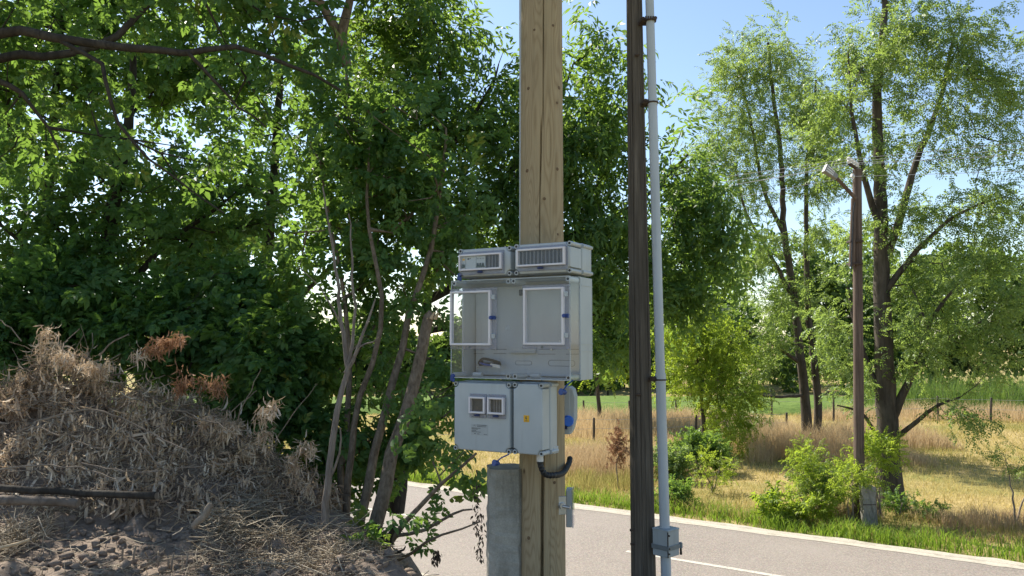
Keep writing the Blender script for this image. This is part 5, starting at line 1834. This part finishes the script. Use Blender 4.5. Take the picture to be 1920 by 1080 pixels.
root = empty('meter_plate', (0.372, 5.03, 2.625), R(-8))
Part().box((-0.024, -0.05, 0.0), (0.014, 0.05, 0.235), 0.006, 2).done('housing', 'plastic', root)
Part().box((0.0145, -0.055, -0.003), (0.024, 0.055, 0.238), 0.004, 2).done('lid', 'clear_tint', root)
tag(root, 'small flat grey box with a clear lid, low behind the timber pole', 'electrical box')

root = empty('steel_bolt', tuple(at(1054, 948, 4.80)), R(14))
Part().box((-0.028, 0.0, -0.055), (0.026, 0.006, 0.055), 0.002, 1).done('washer_plate', 'steel', root)
Part().tube([(0.0, -0.022, 0), (0.0, 0.0, 0)], 0.021, 6).done('nut', 'steel', root)
Part().tube([(0.0, -0.02, 0), (0.035, -0.05, -0.004)], 0.0105, 12).done('threaded_rod', 'steel', root, smooth=True)
tag(root, 'galvanised bolt with nut and square plate on the timber pole near its foot', 'bolt')

# ================================================================== dark tarred pole with conduit
DB = (0.952, 5.7, 0.9)
root = empty('tarred_pole', DB)
link('shaft', round_pole('shaft', 'tarred_wood', DB, (0.922, 5.7, 7.6), 0.098, 0.050,
     [(fa + 0.75, 3.5, 7.5, 0.006, 0.03), (fa - 0.2, 1.2, 4.0, 0.005, 0.02), (fa + 0.15, 0.9, 3.2, 0.004, 0.02), (fa - 0.6, 3.0, 6.8, 0.0045, 0.02), (fa + 0.4, 4.4, 7.0, 0.004, 0.016), (fa - 0.9, 1.0, 5.5, 0.004, 0.015)], 180, 150, wob=0.05), root)
cap_disc('end_grain', 'tarred_wood', 0.049, 6.7, root, -0.03)
for (px, py) in ((1184, 994), (1185, 1020), (1196, 740), (1193, 103)):
    q = at(px, py, 5.62)
    Part().tube([(q[0] - DB[0] - 0.012, q[1] - DB[1], q[2] - DB[2]), (q[0] - DB[0] + 0.02, q[1] - DB[1], q[2] - DB[2])], 0.009, 8).done('nail', 'rust_steel', root)
tag(root, 'old slim dark tarred wooden pole right of the timber pole', 'pole')

CY = 5.60
_a = at(1249, 1080, CY); _b = at(1218, 0, CY)
CB = _b + (_a - _b) * (_b[2] - 1.0) / (_b[2] - _a[2]); CT = _b + (_a - _b) * (_b[2] - 7.7) / (_b[2] - _a[2])
def cpt(z):
    return CB + (CT - CB) * (z - CB[2]) / (CT[2] - CB[2])
root = empty('steel_conduit', tuple(CB))
zc = float(at(1232, 712, CY)[2])
zd = float(at(1223, 193, CY)[2])
zb0 = 2.56
def seg(za, zb, r, nm='pipe'):
    return Part().tube([Vector(cpt(za) - CB), Vector(cpt(zb) - CB)], r, 20).done(nm, 'conduit', root, smooth=True)
zj = float(at(1249, 1040, CY)[2])
seg(1.0, zj + 0.03, 0.0365); seg(zj + 0.16, zc, 0.0362); seg(zc, zd, 0.0338); seg(zd, 7.7, 0.0318)
seg(zc - 0.02, zc + 0.045, 0.0392, 'collar'); seg(zd - 0.02, zd + 0.03, 0.0367, 'collar')
for py in (40, 193, 712):
    z = float(at(1222, py, CY)[2])
    c = cpt(z) - CB
    p = Part()
    n = 18
    p.tube([Vector((c[0] + 0.0405 * math.cos(a), c[1] + 0.0405 * math.sin(a), c[2])) for a in np.linspace(0, 2 * math.pi, n)], 0.006, 6, False)
    p.box((c[0] - 0.085, c[1] + 0.03, c[2] - 0.015), (c[0] - 0.01, c[1] + 0.05, c[2] + 0.012), 0.003, 1)
    p.box((c[0] - 0.075, c[1] - 0.02, c[2] - 0.010), (c[0] - 0.030, c[1] + 0.04, c[2] + 0.022), 0.004, 1)
    p.tube([(c[0] - 0.10, c[1] + 0.08, c[2]), (c[0] - 0.045, c[1] + 0.02, c[2])], 0.012, 8)
    p.tube([(c[0] - 0.055, c[1] - 0.03, c[2] + 0.012), (c[0] - 0.055, c[1] + 0.0, c[2] + 0.012)], 0.012, 8)
    if py == 40:
        for q in range(4):
            p.box((c[0] - 0.045 + q * 0.018, c[1] - 0.046, c[2] - 0.004), (c[0] - 0.034 + q * 0.018, c[1] - 0.036, c[2] + 0.022))
        p.tube([(c[0] + 0.032, c[1] - 0.04, c[2] + 0.01), (c[0] + 0.032, c[1] - 0.01, c[2] + 0.01)], 0.014, 8)
    p.done('clamp', 'rust_steel', root)
tag(root, 'grey steel conduit clamped alongside the dark tarred pole', 'conduit')

jx = cpt(zj + 0.08)
root = empty('conduit_box', (jx[0] + 0.004, jx[1] - 0.005, zj), R(43))
s = 0.067
Part().box((-s, -s, 0), (s, s, 0.185), 0.006, 2).done('body', 'junction_grey', root)
Part().box((-s - 0.002, -s - 0.003, 0.178), (s + 0.002, s + 0.002, 0.190), 0.003, 1).done('lid', 'junction_grey', root)
p = Part().box((-s - 0.006, -s - 0.006, 0.048), (s + 0.006, -s - 0.001, 0.080), 0.002, 1).box((-s - 0.006, -s, 0.048), (-s - 0.001, s + 0.006, 0.080), 0.002, 1)
p.box((s + 0.001, -s, 0.048), (s + 0.006, s + 0.006, 0.080), 0.002, 1)
sb = p.done('strap', 'strap_grey', root)
Part().box((s + 0.006, -s - 0.012, 0.044), (s + 0.026, -s + 0.016, 0.086), 0.006, 2).done('buckle', 'strap_grey', sb)
Part().tube([(s + 0.016, -s, 0.05), (s + 0.018, -s, 0.0)], [0.007, 0.009], 10).done('hanging_pin', 'black_rubber', sb)
for z in (0.155, 0.066, 0.03):
    Part().tube([(-s + 0.004, -s - 0.012, z), (-s + 0.004, -s + 0.004, z)], 0.006, 8).done('hinge', 'black_rubber', root)
Part().box((-s - 0.003, -s - 0.002, 0.004), (-s + 0.003, -s + 0.004, 0.178)).done('door_gap', 'black_rubber', root)
tag(root, 'small grey strapped junction box low on the steel conduit', 'electrical box')

# ================================================================== lamp pole across the road
UB = np.array((at(1611, 975, 16.62)[0], 16.62, -0.2))
root = empty('lamp_pole', tuple(UB))
zt = float(at(1608, 318, 16.62)[2])
link('shaft', round_pole('shaft', 'brown_pole', UB, (at(1607, 318, 16.62)[0], UB[1], zt), 0.112, 0.090, [(fa + 0.3, 0, 7, 0.006, 0.02), (fa - 0.4, 2, 7, 0.006, 0.02)], 64, 60, wob=0.06), root)
cap_disc('top_cap', 'lamp_grey', 0.092, zt - UB[2], root, float(at(1607, 318, 16.62)[0] - UB[0]))
# short strut strapped on the left
q0 = at(1597, 500, 16.55) - UB; q1 = at(1601, 372, 16.5) - UB
Part().tube([Vector(q0), Vector(q1)], [0.062, 0.058], 12).done('strut', 'brown_pole', root, smooth=True)
for py in (452, 494):
    a0 = at(1594, py, 16.5) - UB; a1 = at(1618, py - 1, 16.5) - UB
    Part().box((a0[0], a0[1] - 0.02, a0[2] - 0.025), (a1[0], a0[1] + 0.2, a0[2] + 0.02), 0.004, 1).done('strap', 'rust_steel', root)
# lamp arm and head
e0 = Vector(at(1604, 372, 16.45) - UB); e1 = Vector(at(1568, 333, 16.2) - UB); e2 = Vector(at(1546, 315, 16.1) - UB)
arm = Part().tube([e0, e0.lerp(e1, 0.5), e1], [0.042, 0.040, 0.036], 10).done('lamp_arm', 'brown_pole', root, smooth=True)
hd = (e2 - e1).normalized()
sd = Vector((0.25, -0.95, 0.1)).normalized()
nu = hd.cross(sd).normalized()
def quadbox(c0, c1, w0, w1, t):
    p = Part()
    vs = []
    for c, w in ((c0, w0), (c1, w1)):
        for s1, s2 in ((-1, -1), (1, -1), (1, 1), (-1, 1)):
            vs.append(p.bm.verts.new(c + nu * s1 * w + sd * s2 * t))
    for f in ((0, 1, 2, 3), (7, 6, 5, 4), (0, 4, 5, 1), (1, 5, 6, 2), (2, 6, 7, 3), (3, 7, 4, 0)):
        p.bm.faces.new([vs[i] for i in f])
    return p
head = quadbox(e1 + hd * 0.0, e2, 0.045, 0.095, 0.05).done('lamp_head', 'lamp_grey', root)
for k in (-1, 0, 1):
    c0 = e1.lerp(e2, 0.35) + nu * k * 0.042 + sd * 0.054; c1 = e2 - hd * 0.03 + nu * k * 0.056 + sd * 0.054
    quadbox(c0, c1, 0.012, 0.015, 0.006).done('tube_slot', 'ceramic', head)
# lamp lead
sp = [Vector(v) for v in smooth_path([at(1603, 380, 16.4) - UB, at(1600, 400, 16.42) - UB, at(1599, 430, 16.45) - UB, at(1596, 510, 16.45) - UB], 0.08)]
Part().tube(sp, 0.012, 6).done('lamp_lead', 'black_rubber', root)
# cross arm with insulators
ca0 = Vector(at(1606, 316, 16.62) - UB); ca1 = Vector(at(1592, 307, 16.3) - UB)
Part().tube([ca0 + (ca0 - ca1) * 0.5, ca1], 0.035, 8).done('cross_arm', 'rust_steel', root)
ins = []
for t in (0.0, 0.38, 0.75, 1.1):
    c = ca1.lerp(ca0, t)
    Part().tube([c, c + Vector((0, 0, 0.05)), c + Vector((0, 0, 0.07)), c + Vector((0, 0, 0.12)), c + Vector((0, 0, 0.15))], [0.02, 0.05, 0.035, 0.05, 0.02], 12).done('insulator', 'ceramic', root, smooth=True)
    ins.append(c + Vector((0, 0, 0.10)) + Vector(UB))
c = Vector(at(1599, 336, 16.5) - UB)
Part().tube([c, c + Vector((0, 0, 0.06)), c + Vector((0, 0, 0.12))], [0.02, 0.05, 0.02], 12).done('insulator', 'ceramic', root, smooth=True)
ins.append(c + Vector((0, 0, 0.06)) + Vector(UB))
tag(root, 'brown wooden lamp pole with a slanted street lamp across the road', 'lamp pole')

# overhead wires along the road
names = ['topmost overhead wire running to the lamp pole', 'second overhead wire from the top at the lamp pole', 'third overhead wire from the top at the lamp pole',
         'fourth overhead wire from the top at the lamp pole', 'lowest overhead wire, just under the insulator arm of the lamp pole']
for k, c in enumerate(ins):
    pts = []
    for a in np.arange(-34, 42.1, 2.0):
        span = a / 34 if a < 0 else a / 42
        sag = -(0.5 + 0.17 * ((k * 2) % 5)) * (1 - (2 * abs(span) - 1) ** 2)
        drop = 0.05 * k * min(1, abs(a) / 8)
        pts.append(Vector((RD[0] * a, RD[1] * a, sag * 0.55 - drop)))
    pts = sorted(pts, key=lambda v: v.x)
    o = Part().tube(pts, 0.0045, 5).done('overhead_wire', 'line_wire', None, tuple(c))
    tag(o, names[k], 'wire')

# concrete stub at the foot of the lamp pole
p = Part()
b2 = bmesh.new()
bmesh.ops.create_cube(b2, size=1)
for v in b2.verts:
    v.co = Vector((v.co.x * 0.26, v.co.y * 0.24, -0.1 if v.co.z < 0 else 0.82))
bmesh.ops.subdivide_edges(b2, edges=b2.edges[:], cuts=7, use_grid_fill=True)
for v in b2.verts:
    v.co += Vector((random.gauss(0, .006), random.gauss(0, .005), random.gauss(0, .004)))
p._merge(b2)
q = at(1630, 978, 16.2)
root = empty('concrete_stub', (q[0], q[1], 0.0), R(-8))
root.rotation_euler = (0, R(-2), R(-8))
p.done('body', 'concrete_old', root)
Part().box((-0.128, -0.1245, 0.46), (0.13, -0.1215, 0.475)).done('band', 'rust_steel', root)
tag(root, 'short cracked grey concrete stub beside the foot of the lamp pole', 'concrete post')
